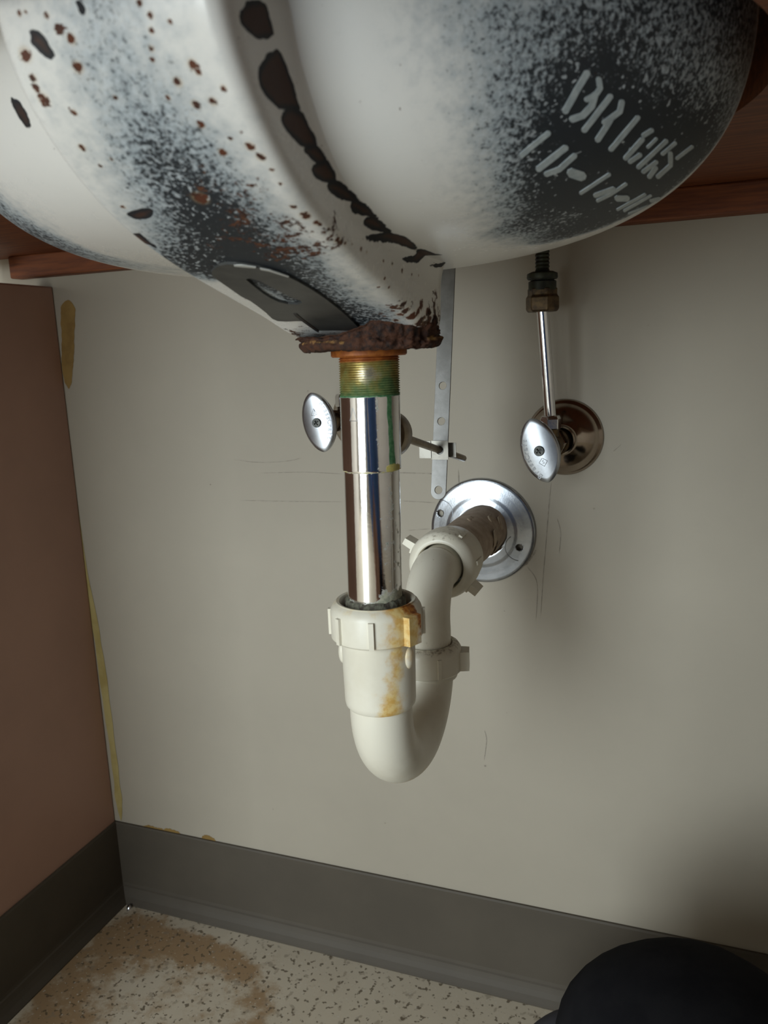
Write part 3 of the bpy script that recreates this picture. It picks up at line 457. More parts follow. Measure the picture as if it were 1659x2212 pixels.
# small blob of clear caulk at the corner of the two bases
cv, cf_ = lathe([(0.0, 0.004), (0.002, 0.0035), (0.0032, 0.0015), (0.0035, 0.0)], (0.0215, -0.0175, 0.0), seg=14)
mesh_obj('caulk_blob', cv, cf_, M_CHROME, parent=bb, smooth=True)

# wood carried by the wall
t1 = mesh_obj('trim_1', *box(-0.04, X1 - 0.4, -0.016, 0.0, 0.7310, 0.7535), M_WOOD); tag(t1, 'reddish brown wood cleat fixed to the back wall under the counter', 'cleat', kind='structure')
bevel_obj(t1, 0.0015)
t2 = mesh_obj('trim_2', *box(-0.075, -0.03, -0.62, -0.042, 0.7400, 0.7535), M_WOOD2); tag(t2, 'tan wood batten above the side panel', 'batten', kind='structure')

# counter: a slab with an oval cut-out for the bowl
BX, BY, BZ, BA, BB, BC, BM = 0.4507, -0.2830, 0.7967, 0.2016, 0.1711, 0.1114, 3.18
hole = [(BX + 0.210 * math.cos(t), -0.292 + 0.205 * math.sin(t)) for t in np.linspace(0, 2 * PI, 96, endpoint=False)]
cv, cf_ = plate([(-0.075, -0.62), (X1 - 0.4, -0.62), (X1 - 0.4, -0.0005), (-0.075, -0.0005)], [hole], 0.036, basis((0, 0, 0.7715), (1, 0, 0), (0, 1, 0)))
ct = thing('countertop', 'brown wooden counter slab cut out around the white bowl', 'countertop', (0.45, -0.3, 0.7535))
mesh_obj('slab', cv, cf_, M_WOOD, parent=ct)
mesh_obj('underside_batten', *box(0.664, X1 - 0.42, -0.40, -0.262, 0.7400, 0.7537), M_WOOD2, parent=ct)

# ------------------------------------------------------------------ sink
sink = thing('sink', 'white enamelled oval sink bowl, rusty and speckled with dark spray, seen from below', 'sink', (0.464, -0.281, 0.648))

def bowl_surface(nt_, npr):
    th = np.linspace(0, 2 * PI, nt_, endpoint=False)
    ph = np.linspace(0, PI / 2, npr)
    c, s = np.cos(ph), np.sin(ph)
    rho = np.abs(s) ** (2 / BM); ze = np.abs(c) ** (2 / BM)
    # even spacing along the profile
    q = np.stack([rho * 0.19, -ze * BC], -1); q = resample(q, npr)
    rho = q[:, 0] / 0.19; z = BZ + q[:, 1]
    X = BX + BA * rho[:, None] * np.cos(th); Y = BY + BB * rho[:, None] * np.sin(th)
    V = np.stack([X, Y, z[:, None] * np.ones_like(X)], -1)
    return V

ND = 0.2
def idw(P, key, default=0.0, sig=0.014, dw=0.03):
    pts = MARKS.get(key)
    if not pts: return np.full(len(P), default)
    out = np.full(len(P), default * dw); W = np.full(len(P), dw)
    for (x, y, z, v) in pts:
        g = np.exp(-(((P - np.array([x, y, z]) / 1000.0) ** 2).sum(1)) / (2 * sig * sig))
        out += g * v; W += g
    return out / W

def spots(P, key):
    out = np.zeros(len(P))
    for (x, y, z, r) in MARKS.get(key, []):
        d = np.sqrt((((P - np.array([x, y, z]) / 1000.0) * 1000.0) ** 2).sum(1)) / r
        out = np.maximum(out, 1.15 * np.exp(-(d ** 2) * 0.9))
    return out

def poly_sdf(P, poly):
    """signed distance (mm) from surface points to a small polygon lying on the surface"""
    Q = np.array(poly, dtype=float)
    for _ in range(2):        # round the corners
        nx = np.roll(Q, -1, axis=0); Q = np.stack([0.78 * Q + 0.22 * nx, 0.22 * Q + 0.78 * nx], 1).reshape(-1, 3)
    c = Q.mean(0); E = Q - c
    n = np.zeros(3)
    for k in range(len(E)): n += np.cross(E[k], E[(k + 1) % len(E)])
    n /= np.linalg.norm(n)
    u = E[0] - n * (E[0] @ n); u /= np.linalg.norm(u); v = np.cross(n, u)
    X = P * 1000.0 - c
    out = np.full(len(P), 12.0)
    rad = np.linalg.norm(E, axis=1).max() + 6
    idx = np.where((np.abs(X @ n) < 9) & ((X ** 2).sum(1) < rad * rad))[0]
    if len(idx) == 0: return out
    p = np.stack([X[idx] @ u, X[idx] @ v], -1); q = np.stack([E @ u, E @ v], -1)
    dmin = np.full(len(p), 1e9); inside = np.zeros(len(p), bool)
    for k in range(len(q)):
        a, b = q[k], q[(k + 1) % len(q)]
        ab = b - a; t = np.clip(((p - a) @ ab) / max(ab @ ab, 1e-9), 0, 1)
        dmin = np.minimum(dmin, np.linalg.norm(p - (a + t[:, None] * ab), axis=1))
        cond = (a[1] > p[:, 1]) != (b[1] > p[:, 1])
        with np.errstate(divide='ignore', invalid='ignore'):
            xi = a[0] + (p[:, 1] - a[1]) * ab[0] / (ab[1] if abs(ab[1]) > 1e-12 else 1e-12)
        inside ^= cond & (p[:, 0] < xi)
    out[idx] = np.where(inside, -dmin, dmin)
    return out

def surface_attrs(P, which):
    chip = np.full(len(P), 12.0)
    for poly in MARKS.get('chips', []): chip = np.minimum(chip, poly_sdf(P, poly))
    return {'dark': idw(P, 'dark_' + which, sig=0.010 if which == 'bowl' else 0.011), 'rust': idw(P, 'rust_' + which, sig=0.010), 'rspot': spots(P, 'spots'), 'chip': chip}

BV = bowl_surface(440, 170)
nb, mb = BV.shape[:2]
Vb = BV.reshape(-1, 3)
# rim: roll outward on to the counter
rim = []
for (k, dz) in ((1.01, 0.0), (1.10, 0.001), (1.13, -0.003), (1.135, -0.0068)):
    ring_ = BV[-1].copy(); ring_[:, 0] = BX + (ring_[:, 0] - BX) * k; ring_[:, 1] = BY - 0.01 * (k > 1.05) + (ring_[:, 1] - BY) * (k if k < 1.05 else k * 1.18); ring_[:, 2] = BZ + dz
    rim.append(ring_)
Vall = np.concatenate([Vb] + rim)
bowl = mesh_obj('bowl', Vall, grid_faces(nb + len(rim), mb, wrap_m=True), M_ENAMEL, parent=sink, smooth=True, attrs=surface_attrs(Vall, 'bowl'))

# overflow channel: from the drain boss forward and up the front of the bowl
CX, CYD = 0.464, -0.281
FACE = [(-0.281, .6495), (-0.300, .6525), (-0.325, .6600), (-0.355, .6680), (-0.385, .6760), (-0.412, .6845), (-0.435, .6940), (-0.452, .7045), (-0.465, .7155), (-0.4745, .7270), (-0.480, .7380), (-0.483, .7500), (-0.4845, .7640)]
ROOT = [(-0.281, .6862), (-0.297, .6865), (-0.318, .6870), (-0.340, .6880), (-0.362, .6905), (-0.384, .6955), (-0.402, .7020), (-0.4165, .7100), (-0.427, .7185), (-0.434, .7270), (-0.439, .7370), (-0.443, .7490), (-0.445, .7630)]
SECT = [(0.0470, -0.14), (0.0440, 0.0), (0.0424, 0.10), (0.0412, 0.28), (0.0408, 0.55), (0.0404, 0.78), (0.0392, 0.915), (0.0365, 0.985), (0.0325, 1.0), (0.0200, 1.004), (0.0100, 1.006), (0.0, 1.006)]
half = resample(catmull(SECT, 400) * np.array([1.0, 0.038]), 100) / np.array([1.0, 0.038])
sec = np.vstack([half, (half * np.array([-1, 1]))[::-1][1:]])            # +x root ... face ... -x root
fr = np.hstack([catmull(FACE, 600), catmull(ROOT, 600)])
s_ = np.r_[0, np.cumsum(np.linalg.norm(np.diff(fr[:, :2], axis=0), axis=1))]
tt = np.linspace(0, s_[-1], 330)
fr = np.stack([np.interp(tt, s_, fr[:, k]) for k in range(4)], -1)
rows = []
for k in range(len(fr)):
    fy_, fz_, ry_, rz_ = fr[k]
    e = (len(fr) - 1 - k) * (s_[-1] / 329)
    close = math.sqrt(max(0.0, 1 - max(0.0, (0.016 - e) / 0.016) ** 2)) if e < 0.016 else 1.0     # rounded upper end
    hh = np.minimum(sec[:, 1], -0.12 + (1.12) * close)
    wd = sec[:, 0] * (0.72 + 0.28 * close)
    rows.append(np.stack([CX + wd, ry_ + (fy_ - ry_) * hh, rz_ + (fz_ - rz_) * hh], -1))
V1 = np.array(rows)
F1 = grid_faces(len(rows), len(sec))
# round back end about the drain axis
ca = np.linspace(0, PI, 90)
R0 = np.abs(half[:, 0]); Z0 = .6862 + (.6495 - .6862) * half[:, 1]
V2 = np.stack([CX + R0[:, None] * np.cos(ca), CYD + R0[:, None] * np.sin(ca), Z0[:, None] * np.ones(90)], -1)
Vc, Fc = join((V1.reshape(-1, 3), F1), (V2.reshape(-1, 3), grid_faces(len(half), 90)))
channel = mesh_obj('overflow_channel', Vc, Fc, M_ENAMEL, parent=sink, smooth=True, attrs=surface_attrs(Vc, 'channel'))

def face_point(x, s, lift=0.0):
    """point on the channel face: x offset, arc length s forward of the drain"""
    y = np.interp(s, s_, np.interp(np.linspace(0, 1, 600), np.linspace(0, 1, 330), fr[:, 0])); z = np.interp(s, s_, np.interp(np.linspace(0, 1, 600), np.linspace(0, 1, 330), fr[:, 1]))
    return y, z

#SINKX_BEGIN
def decal(name, polys, mat, parent, lift, thick, holes=(), centre=None):
    """thin raised marks that follow the surface: outlines are world points in mm"""
    bm = bmesh.new()
    off = np.array(worigin(parent))
    for poly in polys:
        loops = [np.array(poly) / 1000.0] + [np.array(h) / 1000.0 for h in holes]
        Q = loops[0]; c = Q.mean(0); n = np.zeros(3)
        for k in range(len(Q)): n += np.cross(Q[k] - c, Q[(k + 1) % len(Q)] - c)
        n /= np.linalg.norm(n)
        out_ = np.array([0.25, -0.6, -0.75]) if centre is None else c - np.array(centre)
        if n @ out_ < 0: n = -n
        ed = []
        for lp in loops:
            vs = [bm.verts.new(tuple(q + n * lift - off)) for q in lp]
            ed += [bm.edges.new((vs[k], vs[(k + 1) % len(vs)])) for k in range(len(vs))]
        bmesh.ops.triangle_fill(bm, use_beauty=True, use_dissolve=False, edges=ed, normal=Vector(n))
    bmesh.ops.recalc_face_normals(bm, faces=bm.faces)
    me = bpy.data.meshes.new(name); bm.to_mesh(me); bm.free(); me.materials.append(mat)
    o = bpy.data.objects.new(name, me); COL.objects.link(o); o.parent = parent
    sd = o.modifiers.new('solid', 'SOLIDIFY'); sd.thickness = thick; sd.offset = 0
    return o
if MARKS:
    le = decal('stencil_lettering', MARKS['letters'], M_LETTER_S, bowl, 0.0002, 0.0003, centre=(BX, BY, BZ))
    le['label'] = 'pale stencilled code reading BR1CCS and 10-14-07'
    pl = decal('hanger_plate', [MARKS['plate']], M_PLATE, sink, 0.0007, 0.0012, holes=[MARKS['plate_hole']])
    pl['label'] = 'dark grey plate with an oval hole'
    decal('plate_slit', MARKS['slits'], M_SLIT, pl, 0.0014, 0.0003)  # thin near-black strip laid along the plate's edge
    decal('chipped_edge', MARKS['edge_hi'], M_PLATE_EDGE, pl, 0.0013, 0.0004)
#SINKX_END

# thick rust crust around the drain hole
def rust_crust():
    n, m = 260, 44
    th = np.linspace(0, 2 * PI, n, endpoint=False)
    V = []; E = []
    for a in th:
        d = Vector((math.cos(a), math.sin(a), 0))
        # heavy lump on the right / back side of the boss
        lump = math.exp(-((math.atan2(math.sin(a + 0.36), math.cos(a + 0.36))) / 0.68) ** 2)
        for j in range(m):
            t = j / (m - 1)
            if t < 0.30:      r, z = 0.0165 + (0.0355 - 0.0165) * (t / 0.30), 0.6425 + 0.0006
            elif t < 0.52:    r, z = 0.0345 + 0.0045 * lump + 0.0022 * math.sin((t - 0.30) / 0.22 * PI) + 0.0012 * noise.noise(Vector((a * 2.2, 0.4, 0.0))), 0.6425 + (t - 0.30) / 0.22 * 0.0062
            else:             r, z = 0.0372 + (0.0040 * lump - 0.0005) - (t - 0.52) * 0.0035, 0.6487 + (t - 0.52) / 0.48 * (0.0015 + 0.0225 * lump)
            p = d * r + Vector((0, 0, z))
            nz = noise.fractal(p * 210, 0.8, 2.1, 5); nz2 = noise.noise(p * 75)
            ed = abs(t - 0.34)
            amp = 0.0013 + 0.0022 * lump if t > 0.25 else 0.0006
            spike = 0.0
            if t > 0.52: z += (noise.noise(Vector((a * 7.0, 3.1, 0))) * 0.006 + noise.noise(Vector((a * 19.0, 1.1, 0))) * 0.004) * (t - 0.52) / 0.48 * lump
            rr = r + amp * (nz * 0.8 + nz2) + 0.0010 * lump
            if t > 0.97: rr = 0.0385
            V.append((CX + rr * d.x, CYD + rr * d.y, z + 0.0010 * nz2 + 0.0007 * nz))
            E.append(0.35 * math.exp(-((t - 0.47) / 0.05) ** 2) * (0.3 + 0.7 * (math.sin(a * 3 + 1) > 0)) + 0.12 + 0.1 * lump)
    V = np.array(V)
    return V, grid_faces(n, m, wrap_n=True), E
rv, rf_, re_ = rust_crust()
rc = mesh_obj('rust_crust', rv, rf_, M_RUST, parent=sink, smooth=True, attrs={'edge': re_})
rc['label'] = 'thick flaking rust around the drain hole'

# ------------------------------------------------------------------ drain fitting and tailpiece
AX0 = np.array([0.4652, -0.2810, 0.645]); AX1 = np.array([0.4625, -0.2815, 0.500])
axd = (AX1 - AX0) / np.linalg.norm(AX1 - AX0)
def on_axis(z): return AX0 + (AX1 - AX0) * ((z - AX0[2]) / (AX1[2] - AX0[2]))
VIEW = np.array([0.629845 - 0.464, -0.696315 + 0.281, 0.0]); VIEW /= np.linalg.norm(VIEW)          # drain -> viewer side
SIDE = np.array([-VIEW[1], VIEW[0], 0.0])                                                            # its right hand side
UVP = (-axd, VIEW, SIDE)                                                                            # theta = 0 faces the open room
def pipe_lathe(prof, seg=128):
    """prof: (r, z) in world heights"""
    return lathe([(r, z - AX0[2]) for r, z in prof], AX0, seg=seg, uv=UVP)
def pipe_angles(n, seg=128):
    th = np.linspace(0, 2 * PI, seg, endpoint=False); th = np.where(th > PI, th - 2 * PI, th)
    return np.tile(th, n)

drain = thing('sink_drain', 'chrome drain tailpiece with green corroded threads below the rusty sink', 'drain pipe', (0.464, -0.281, 0.497))
v_, f_ = pipe_lathe([(0.0, .6445), (0.0200, .6445), (0.0208, .6435), (0.0208, .6400), (0.0200, .6392), (0.0165, .6392)], 96)
ln = mesh_obj('lock_washer', v_, f_, M_THREAD, parent=drain, smooth=True, sharp=40, attrs={'green': np.zeros(len(v_)), 'orange': np.full(len(v_), 0.95), 'bright': np.zeros(len(v_))})
prof = []
nth = 17; ztop, zbot = .6400, .6185
for k in range(nth):
    z = ztop - (ztop - zbot) * k / nth; p = (ztop - zbot) / nth
    prof += [(0.0158, z), (0.0167, z - 0.38 * p), (0.0167, z - 0.58 * p), (0.0158, z - 0.96 * p)]
prof.append((0.0164, zbot))
v_, f_ = pipe_lathe(prof, 128)
th = pipe_angles(len(prof)); zz = np.repeat([p[1] for p in prof], 128)
mesh_obj('threaded_body', v_, f_, M_THREAD, parent=drain, smooth=True, sharp=30, attrs={
    'green': 0.30 + 0.28 * sm(zz, .632, .622) + 0.35 * np.exp(-((th - 0.65) / 0.3) ** 2) + 0.2 * sm(zz, .6215, .619),
    'orange': 0.95 * sm(zz, .6345, .6385), 'bright': 0.75 * np.exp(-((th + 0.1) / 0.45) ** 2) * np.exp(-((zz - .630) / .0055) ** 2)})
zs = np.linspace(.6187, .5775, 60)
prof = [(0.0164, .6187)] + [(0.0166, z) for z in zs] + [(0.0165, .5771), (0.0158, .5768)]
v_, f_ = pipe_lathe(prof, 160)
th = pipe_angles(len(prof), 160); zz = np.repeat([p[1] for p in prof], 160)
wob = np.array([noise.noise(Vector((0.3, z * 160, 1.7))) for z in zz])
wdt = 0.105 + 0.05 * sm(zz, .60, .578)
sleeve = mesh_obj('chrome_sleeve', v_, f_, M_SLEEVE, parent=drain, smooth=True, sharp=50, attrs={
    'green': np.maximum(1.1 * np.exp(-((th - 0.66 - 0.10 * sm(zz, .618, .578) - 0.03 * wob) / wdt) ** 4), 0.75 * sm(zz, .6165, .6186)),
    'yellow': np.maximum(0.9 * sm(zz, .5835, .5785) * np.exp(-((th - 0.85) / 0.42) ** 4), 0.55 * sm(zz, .5785, .5772)),
    'lime': 0.32 * np.exp(-((th - 0.20) / 0.10) ** 2)})
zs = np.linspace(.5772, .497, 100)
prof = [(0.0152, .5772)] + [(0.0157, z) for z in zs] + [(0.0150, .4965), (0.0, .4965)]
v_, f_ = pipe_lathe(prof, 160)
th = pipe_angles(len(prof), 160); zz = np.repeat([p[1] for p in prof], 160)
mesh_obj('tailpiece', v_, f_, M_SLEEVE, parent=drain, smooth=True, sharp=50, attrs={
    'green': np.zeros(len(v_)), 'yellow': 0.5 * sm(zz, .575, .577) + 0.0 * th,
    'lime': 0.30 * sm(th, 0.05, 0.3) * sm(zz, .58, .54) + 0.32 * np.exp(-((th - 0.72) / 0.16) ** 2) * sm(zz, .535, .565) + 0.75 * sm(zz, .512, .502) * sm(th, -0.3, 0.4) + 0.5 * sm(zz, .506, .502)})
# etched triangle mark on the sleeve
def pipe_pt(th_, z, r):
    o = on_axis(z); return o + r * (math.cos(th_) * VIEW + math.sin(th_) * SIDE)
tri = [(-0.74, .6055), (-0.60, .6125), (-0.46, .6055)]
tv = []
for k in range(3):
    (a0, z0), (a1, z1) = tri[k], tri[(k + 1) % 3]
    pth = [pipe_pt(a0 + (a1 - a0) * q, z0 + (z1 - z0) * q, 0.01662) for q in np.linspace(0, 1, 8)]
    tv.append(tube(pth, 0.00016, 6))
mesh_obj('triangle_mark', *join(*tv), M_ETCH, parent=sleeve)
# pivot nut of the pop-up on the back of the drain body
PVN = np.array([0.4605, -0.265, 0.5945])
rod_a, rod_b = np.array([0.457, -0.235, 0.5930]), np.array([0.4645, -0.085, 0.5556])
v_, f_ = lathe([(0.0, 0.0), (0.0110, 0.0), (0.0110, 0.012), (0.0138, 0.012), (0.0142, 0.0135), (0.0142, 0.0250), (0.0132, 0.0275), (0.0112, 0.0280), (0.0108, 0.0262), (0.0075, 0.0255), (0.0, 0.0265)], PVN, (0, 1, -0.1), 48)
pn = mesh_obj('pivot_nut', v_, f_, M_ROD, parent=drain, smooth=True, sharp=40)

# ------------------------------------------------------------------ pop-up linkage
link = thing('popup_linkage', 'flat grey perforated strap with clip and rod behind the tailpiece', 'drain linkage', (0.461, -0.145, 0.534))
ST, SB = Vector((0.4632, -0.1165, 0.6910)), Vector((0.4622, -0.1490, 0.5405))
up = (ST - SB).normalized()
Ms = basis(SB, (1, 0, 0), (0, 0, 1)); Ms = basis(SB, up.cross(Vector((0, 1, 0))) * -1 if up.cross(Vector((0, 1, 0))).x < 0 else up.cross(Vector((0, 1, 0))), up)
hwid = 0.0055; lng = (ST - SB).length + 0.05
out = [(hwid * math.cos(a), hwid * math.sin(a)) for a in np.linspace(-PI, 0, 17)] + [(hwid, lng), (-hwid, lng)]
v_, f_ = plate(out, [circle(0, h, 0.0030) for h in (0.0012, 0.0508, 0.0765)], 0.0012, Ms, 0.00015)
mesh_obj('strap', v_, f_, M_STRAP, parent=link)
v_, f_ = tube(np.array([rod_a + (rod_b - rod_a) * t for t in np.linspace(-0.05, 0.985, 12)] + [rod_b]), [0.0026] * 12 + [0.0016], 20)
mesh_obj('pivot_rod', v_, f_, M_ROD, parent=link, smooth=True, sharp=50)
# folded spring clip: two leaves with holes joined by a bend
cc = Vector((0.4618, -0.1428, 0.5702))
lf = plate([(-0.0060, -0.0068), (0.0064, -0.0068), (0.0064, 0.0068), (-0.0060, 0.0068)], [circle(0, 0, 0.0031)], 0.0009, basis(cc + Vector((0.001, -0.0028, 0)), (1, 0, 0), (0, 0, 1)))
lb = plate([(-0.0090, -0.0060), (0.0095, -0.0060), (0.0095, 0.0045), (-0.0090, 0.0045)], [circle(0.001, -0.001, 0.0031)], 0.0009, basis(cc + Vector((0.0015, 0.0048, 0)), (1, 0, 0), (0, 0, 1)))
bn = box(cc.x - 0.0105, cc.x - 0.0060, cc.y - 0.0032, cc.y + 0.0052, cc.z - 0.0062, cc.z + 0.0060)
wing = box(cc.x - 0.0150, cc.x - 0.0062, cc.y - 0.0010, cc.y + 0.0002, cc.z - 0.0062, cc.z + 0.0062)
clip = mesh_obj('spring_clip', *join(lf, lb, wing), M_CLIP, parent=link)

# ------------------------------------------------------------------ p-trap
trap = thing('p_trap', 'white plastic p-trap with slip nuts and orange stains', 'pipe trap', (0.4635, -0.235, 0.3678))
TX = 0.4632; TYF, TYR = -0.2812, -0.1902
RU = (TYR - TYF) / 2; RT = 0.0186
def pvc_attrs(V, stain=None, burn=None, dirt=None):
    n = len(V)
    return {'stain': stain if stain is not None else np.zeros(n), 'burn': burn if burn is not None else np.zeros(n), 'dirt': dirt if dirt is not None else np.full(n, 0.05)}
def trap_angle(V):
    d = np.asarray(V) - np.array([TX, TYF, 0]); return np.arctan2(d @ SIDE, d @ VIEW)
# u-bend with the wide socket on its inlet
zc_u = .3678 + RT + RU
arc = [(TX, TYF, .440)] + [(TX, TYF, z) for z in np.linspace(.435, zc_u + 0.002, 6)] + [(TX, (TYF + TYR) / 2 - RU * math.cos(a), zc_u - RU * math.sin(a)) for a in np.linspace(0, PI, 40)] + [(TX, TYR, z) for z in np.linspace(zc_u + 0.002, .437, 6)]
arc = resample(np.array(arc), 90)
v_, f_ = tube(arc, RT, 64)
a_ = trap_angle(v_)
ub = mesh_obj('u_bend', v_, f_, M_PVC, parent=trap, smooth=True, sharp=50, attrs=pvc_attrs(v_, stain=0.34 * np.exp(-((v_[:, 2] - .372) / .012) ** 2) + 0.15 * sm(v_[:, 2], .42, .437), dirt=np.full(len(v_), 0.02)))
sock = [(0.0178, .4362), (0.0196, .4362), (0.0207, .4376), (0.0211, .4400)] + [(0.0211 + 0.0007 * t, .440 + .042 * t) for t in np.linspace(0.02, 1, 24)] + [(0.0195, .483)]
v_, f_ = lathe(sock, (TX, TYF, 0), seg=120, uv=((0, 0, 1), VIEW, SIDE))
a_ = trap_angle(v_); z_ = v_[:, 2]
so = mesh_obj('inlet_socket', v_, f_, M_PVC, parent=trap, smooth=True, sharp=40, attrs=pvc_attrs(v_, stain=0.62 * np.exp(-((a_ - 0.32 - 0.25 * (z_ - .45) / .03) / 0.34) ** 2) + 0.30 * np.exp(-((a_ - 0.3) / 0.6) ** 2) * sm(z_, .455, .44), burn=np.zeros(len(v_)), dirt=np.full(len(v_), 0.0)))
# two oval lugs under the nut
def ellipsoid(c, ax, rad, n=16, m=12):
    V = []; 
    for i in range(m + 1):
        p = PI * i / m
        for j in range(n):
            t = 2 * PI * j / n
            V.append(np.array(c) + rad[0] * math.sin(p) * math.cos(t) * ax[0] + rad[1] * math.sin(p) * math.sin(t) * ax[1] + rad[2] * math.cos(p) * ax[2])
    return np.array(V), grid_faces(m + 1, n, wrap_m=True)
for ang, big in ((0.95, 1.0), (-1.62, 1.0)):
    dr = math.cos(ang) * VIEW + math.sin(ang) * SIDE; tg = -math.sin(ang) * VIEW + math.cos(ang) * SIDE
    v_, f_ = ellipsoid(np.array([TX, TYF, .4690]) + dr * 0.0212, (dr, tg, np.array([0, 0, 1.0])), (0.0026, 0.0040, 0.0068))
    mesh_obj('lug', v_, f_, M_PVC, parent=trap, smooth=True, attrs=pvc_attrs(v_, stain=np.full(len(v_), 0.42 if ang > 0 else 0.1)))

def slip_nut(name, origin, uv, H, r_out, r_in, ribs, lugs, stain=None, burn=None, dirt=None, parent=trap):
    """ring with a rounded shoulder at height H and small ribs; origin is its lower face"""
    a, u, v = [np.array(q, dtype=float) for q in uv]; O = np.array(origin, dtype=float)
    prof = [(r_in, 0.0), (r_out - 0.001, 0.0), (r_out, 0.001), (r_out, H * 0.72), (r_out - 0.0005, H * 0.80), (r_out - 0.0022, H * 0.925), (r_out - 0.0048, H * 0.985), (r_in + 0.0022, H), (r_in + 0.0006, H * 0.985), (r_in, H * 0.94), (r_in, H * 0.35), (r_in, 0.0)]
    parts = [lathe(prof, O, seg=96, uv=uv)]
    for (ang, wdt, dep, z0, z1) in ribs:
        dr = math.cos(ang) * u + math.sin(ang) * v; tg = -math.sin(ang) * u + math.cos(ang) * v
        V = []
        for zz_ in (z0, z1):
            for (rr, s) in ((r_out - 0.002, -1), (r_out + dep, -0.85), (r_out + dep, 0.85), (r_out - 0.002, 1)):
                V.append(O + a * zz_ + dr * rr + tg * (s * wdt / 2))
        parts.append((np.array(V), [(0, 1, 2, 3), (7, 6, 5, 4), (0, 4, 5, 1), (1, 5, 6, 2), (2, 6, 7, 3), (3, 7, 4, 0)]))
    V, F = join(*parts)
    at = pvc_attrs(V, *(fn(V) if fn else None for fn in (stain, burn, dirt)))
    return mesh_obj(name, V, F, M_PVC, parent=parent, smooth=True, sharp=35, attrs=at)

hN = 0.0222
fn_ribs = [(k * 2 * PI / 8 + 0.0 - 0.12, 0.0034, 0.0016, 0.001, hN * 0.74) for k in (-3, -2, -1, 0, 2, 3, 4)] + [(0.80, 0.0115, 0.0032, 0.0005, hN * 0.78)]
fn = slip_nut('slip_nut', (TX - 0.0004, TYF, .4790), ((0, 0, 1), VIEW, SIDE), hN, 0.0268, 0.0208, fn_ribs, None,
    stain=lambda V: 0.72 * np.exp(-((trap_angle(V) - 0.62) / 0.42) ** 2) + 0.12 + 0.15 * (V[:, 2] > .497),
    burn=lambda V: 0.62 * np.exp(-((trap_angle(V) - 0.78) / 0.22) ** 2) * sm(V[:, 2], .492, .499) + 0.55 * np.exp(-((trap_angle(V) - 1.0) / 0.10) ** 2),
    dirt=lambda V: 0.06 + 0.0 * V[:, 0])
# residue inside the nut around the tailpiece
v_, f_ = lathe([(0.0155, .4985), (0.0172, .4980), (0.0190, .4955), (0.0210, .4945)], (TX, TYF, 0), seg=64, rmod=None)
v_ = v_ + np.array([[0, 0, 0.0008 * noise.noise(Vector(p) * 400)] for p in v_])
mesh_obj('residue', v_, f_, M_WET, parent=trap, smooth=True)
zg = [(0.0152, .5030), (0.0168, .5022), (0.0176, .5000), (0.0180, .4965), (0.0165, .4940)]
v_, f_ = lathe([(r, z - AX0[2]) for r, z in zg], AX0, seg=90, uv=UVP)
v_ = np.array([p + 0.0012 * noise.noise(Vector(p) * 330) * np.array([1, 1, 1.4]) for p in v_])
mesh_obj('lime_ring', v_, f_, M_GUNK, parent=drain, smooth=True)
# bead under the rear nut, rear nut
v_, f_ = lathe([(RT - 0.001, .4165), (0.0208, .4172), (0.0214, .4190), (0.0214, .4212), (0.0204, .4225), (RT - .001, .4228)], (TX, TYR, 0), seg=72)
mesh_obj('collar', v_, f_, M_PVC, parent=trap, smooth=True, sharp=40, attrs=pvc_attrs(v_))
rear_ribs = [(k * 2 * PI / 6 + 0.26, 0.0030, 0.0012, 0.001, 0.0150) for k in (-2, -1, 0, 2, 3)]
rear_ribs += [(1.42, 0.013, 0.0052, 0.0008, 0.0145)]
slip_nut('slip_nut', (TX + 0.0006, TYR, .4215), ((0, 0, 1), VIEW, SIDE), 0.0205, 0.0236, 0.0168, rear_ribs, None,
    dirt=lambda V: 0.05 + 0.34 * sm(V[:, 2], .4365, .4405))
# elbow: rises out of the rear nut and turns to the wall
ZA = 0.4845
RE = 0.034
ep = [(TX + 0.0008, TYR, .424)] + [(TX + 0.0008, TYR, z) for z in np.linspace(.43, ZA - RE - 0.002, 5)] + [(TX + 0.0008 - 0.003 * t, TYR + RE - RE * math.cos(t * PI / 2), ZA - RE + RE * math.sin(t * PI / 2)) for t in np.linspace(0, 1, 26)] + [(TX - 0.0022, y, ZA - 0.001) for y in np.linspace(TYR + RE + 0.003, -0.10, 6)]
ep = resample(np.array(ep), 70)
v_, f_ = tube(ep, 0.0162, 56)
mesh_obj('elbow', v_, f_, M_PVC, parent=trap, smooth=True, sharp=50, attrs=pvc_attrs(v_, dirt=0.13 + 0.16 * np.exp(-((v_[:, 2] - .4405) / .006) ** 2) + 0.05 * sm(v_[:, 2], .47, .50)))
en_ribs = [(k * 2 * PI / 7 + 0.1, 0.0034, 0.0014, 0.001, 0.017) for k in (0, 1, 3, 4, 6)]
EX = (TX - 0.0022)
# angles measured from +x toward +z (axis points out of the wall toward the room)
en_ribs += [(math.radians(150), 0.006, 0.0085, 0.006, 0.018), (math.radians(-38), 0.006, 0.0075, 0.004, 0.018)]
slip_nut('slip_nut', (EX, -0.1235, ZA - 0.001), ((0, -1, 0), (1, 0, 0), (0, 0, 1)), 0.0250, 0.0258, 0.0178, en_ribs, None, dirt=lambda V: 0.10 + 0.22 * (V[:, 2] > ZA + 0.019))
v_, f_ = lathe([(0.0165, 0.0), (0.0235, 0.0), (0.0240, 0.001), (0.0240, 0.012), (0.0225, 0.013), (0.0165, 0.013)], (EX, -0.1095, ZA - 0.0015), uv=((0, -1, 0), (1, 0, 0), (0, 0, 1)), seg=72)
mesh_obj('nut_skirt', v_, f_, M_PVC, parent=trap, smooth=True, sharp=40, attrs=pvc_attrs(v_, dirt=np.full(len(v_), 0.12)))

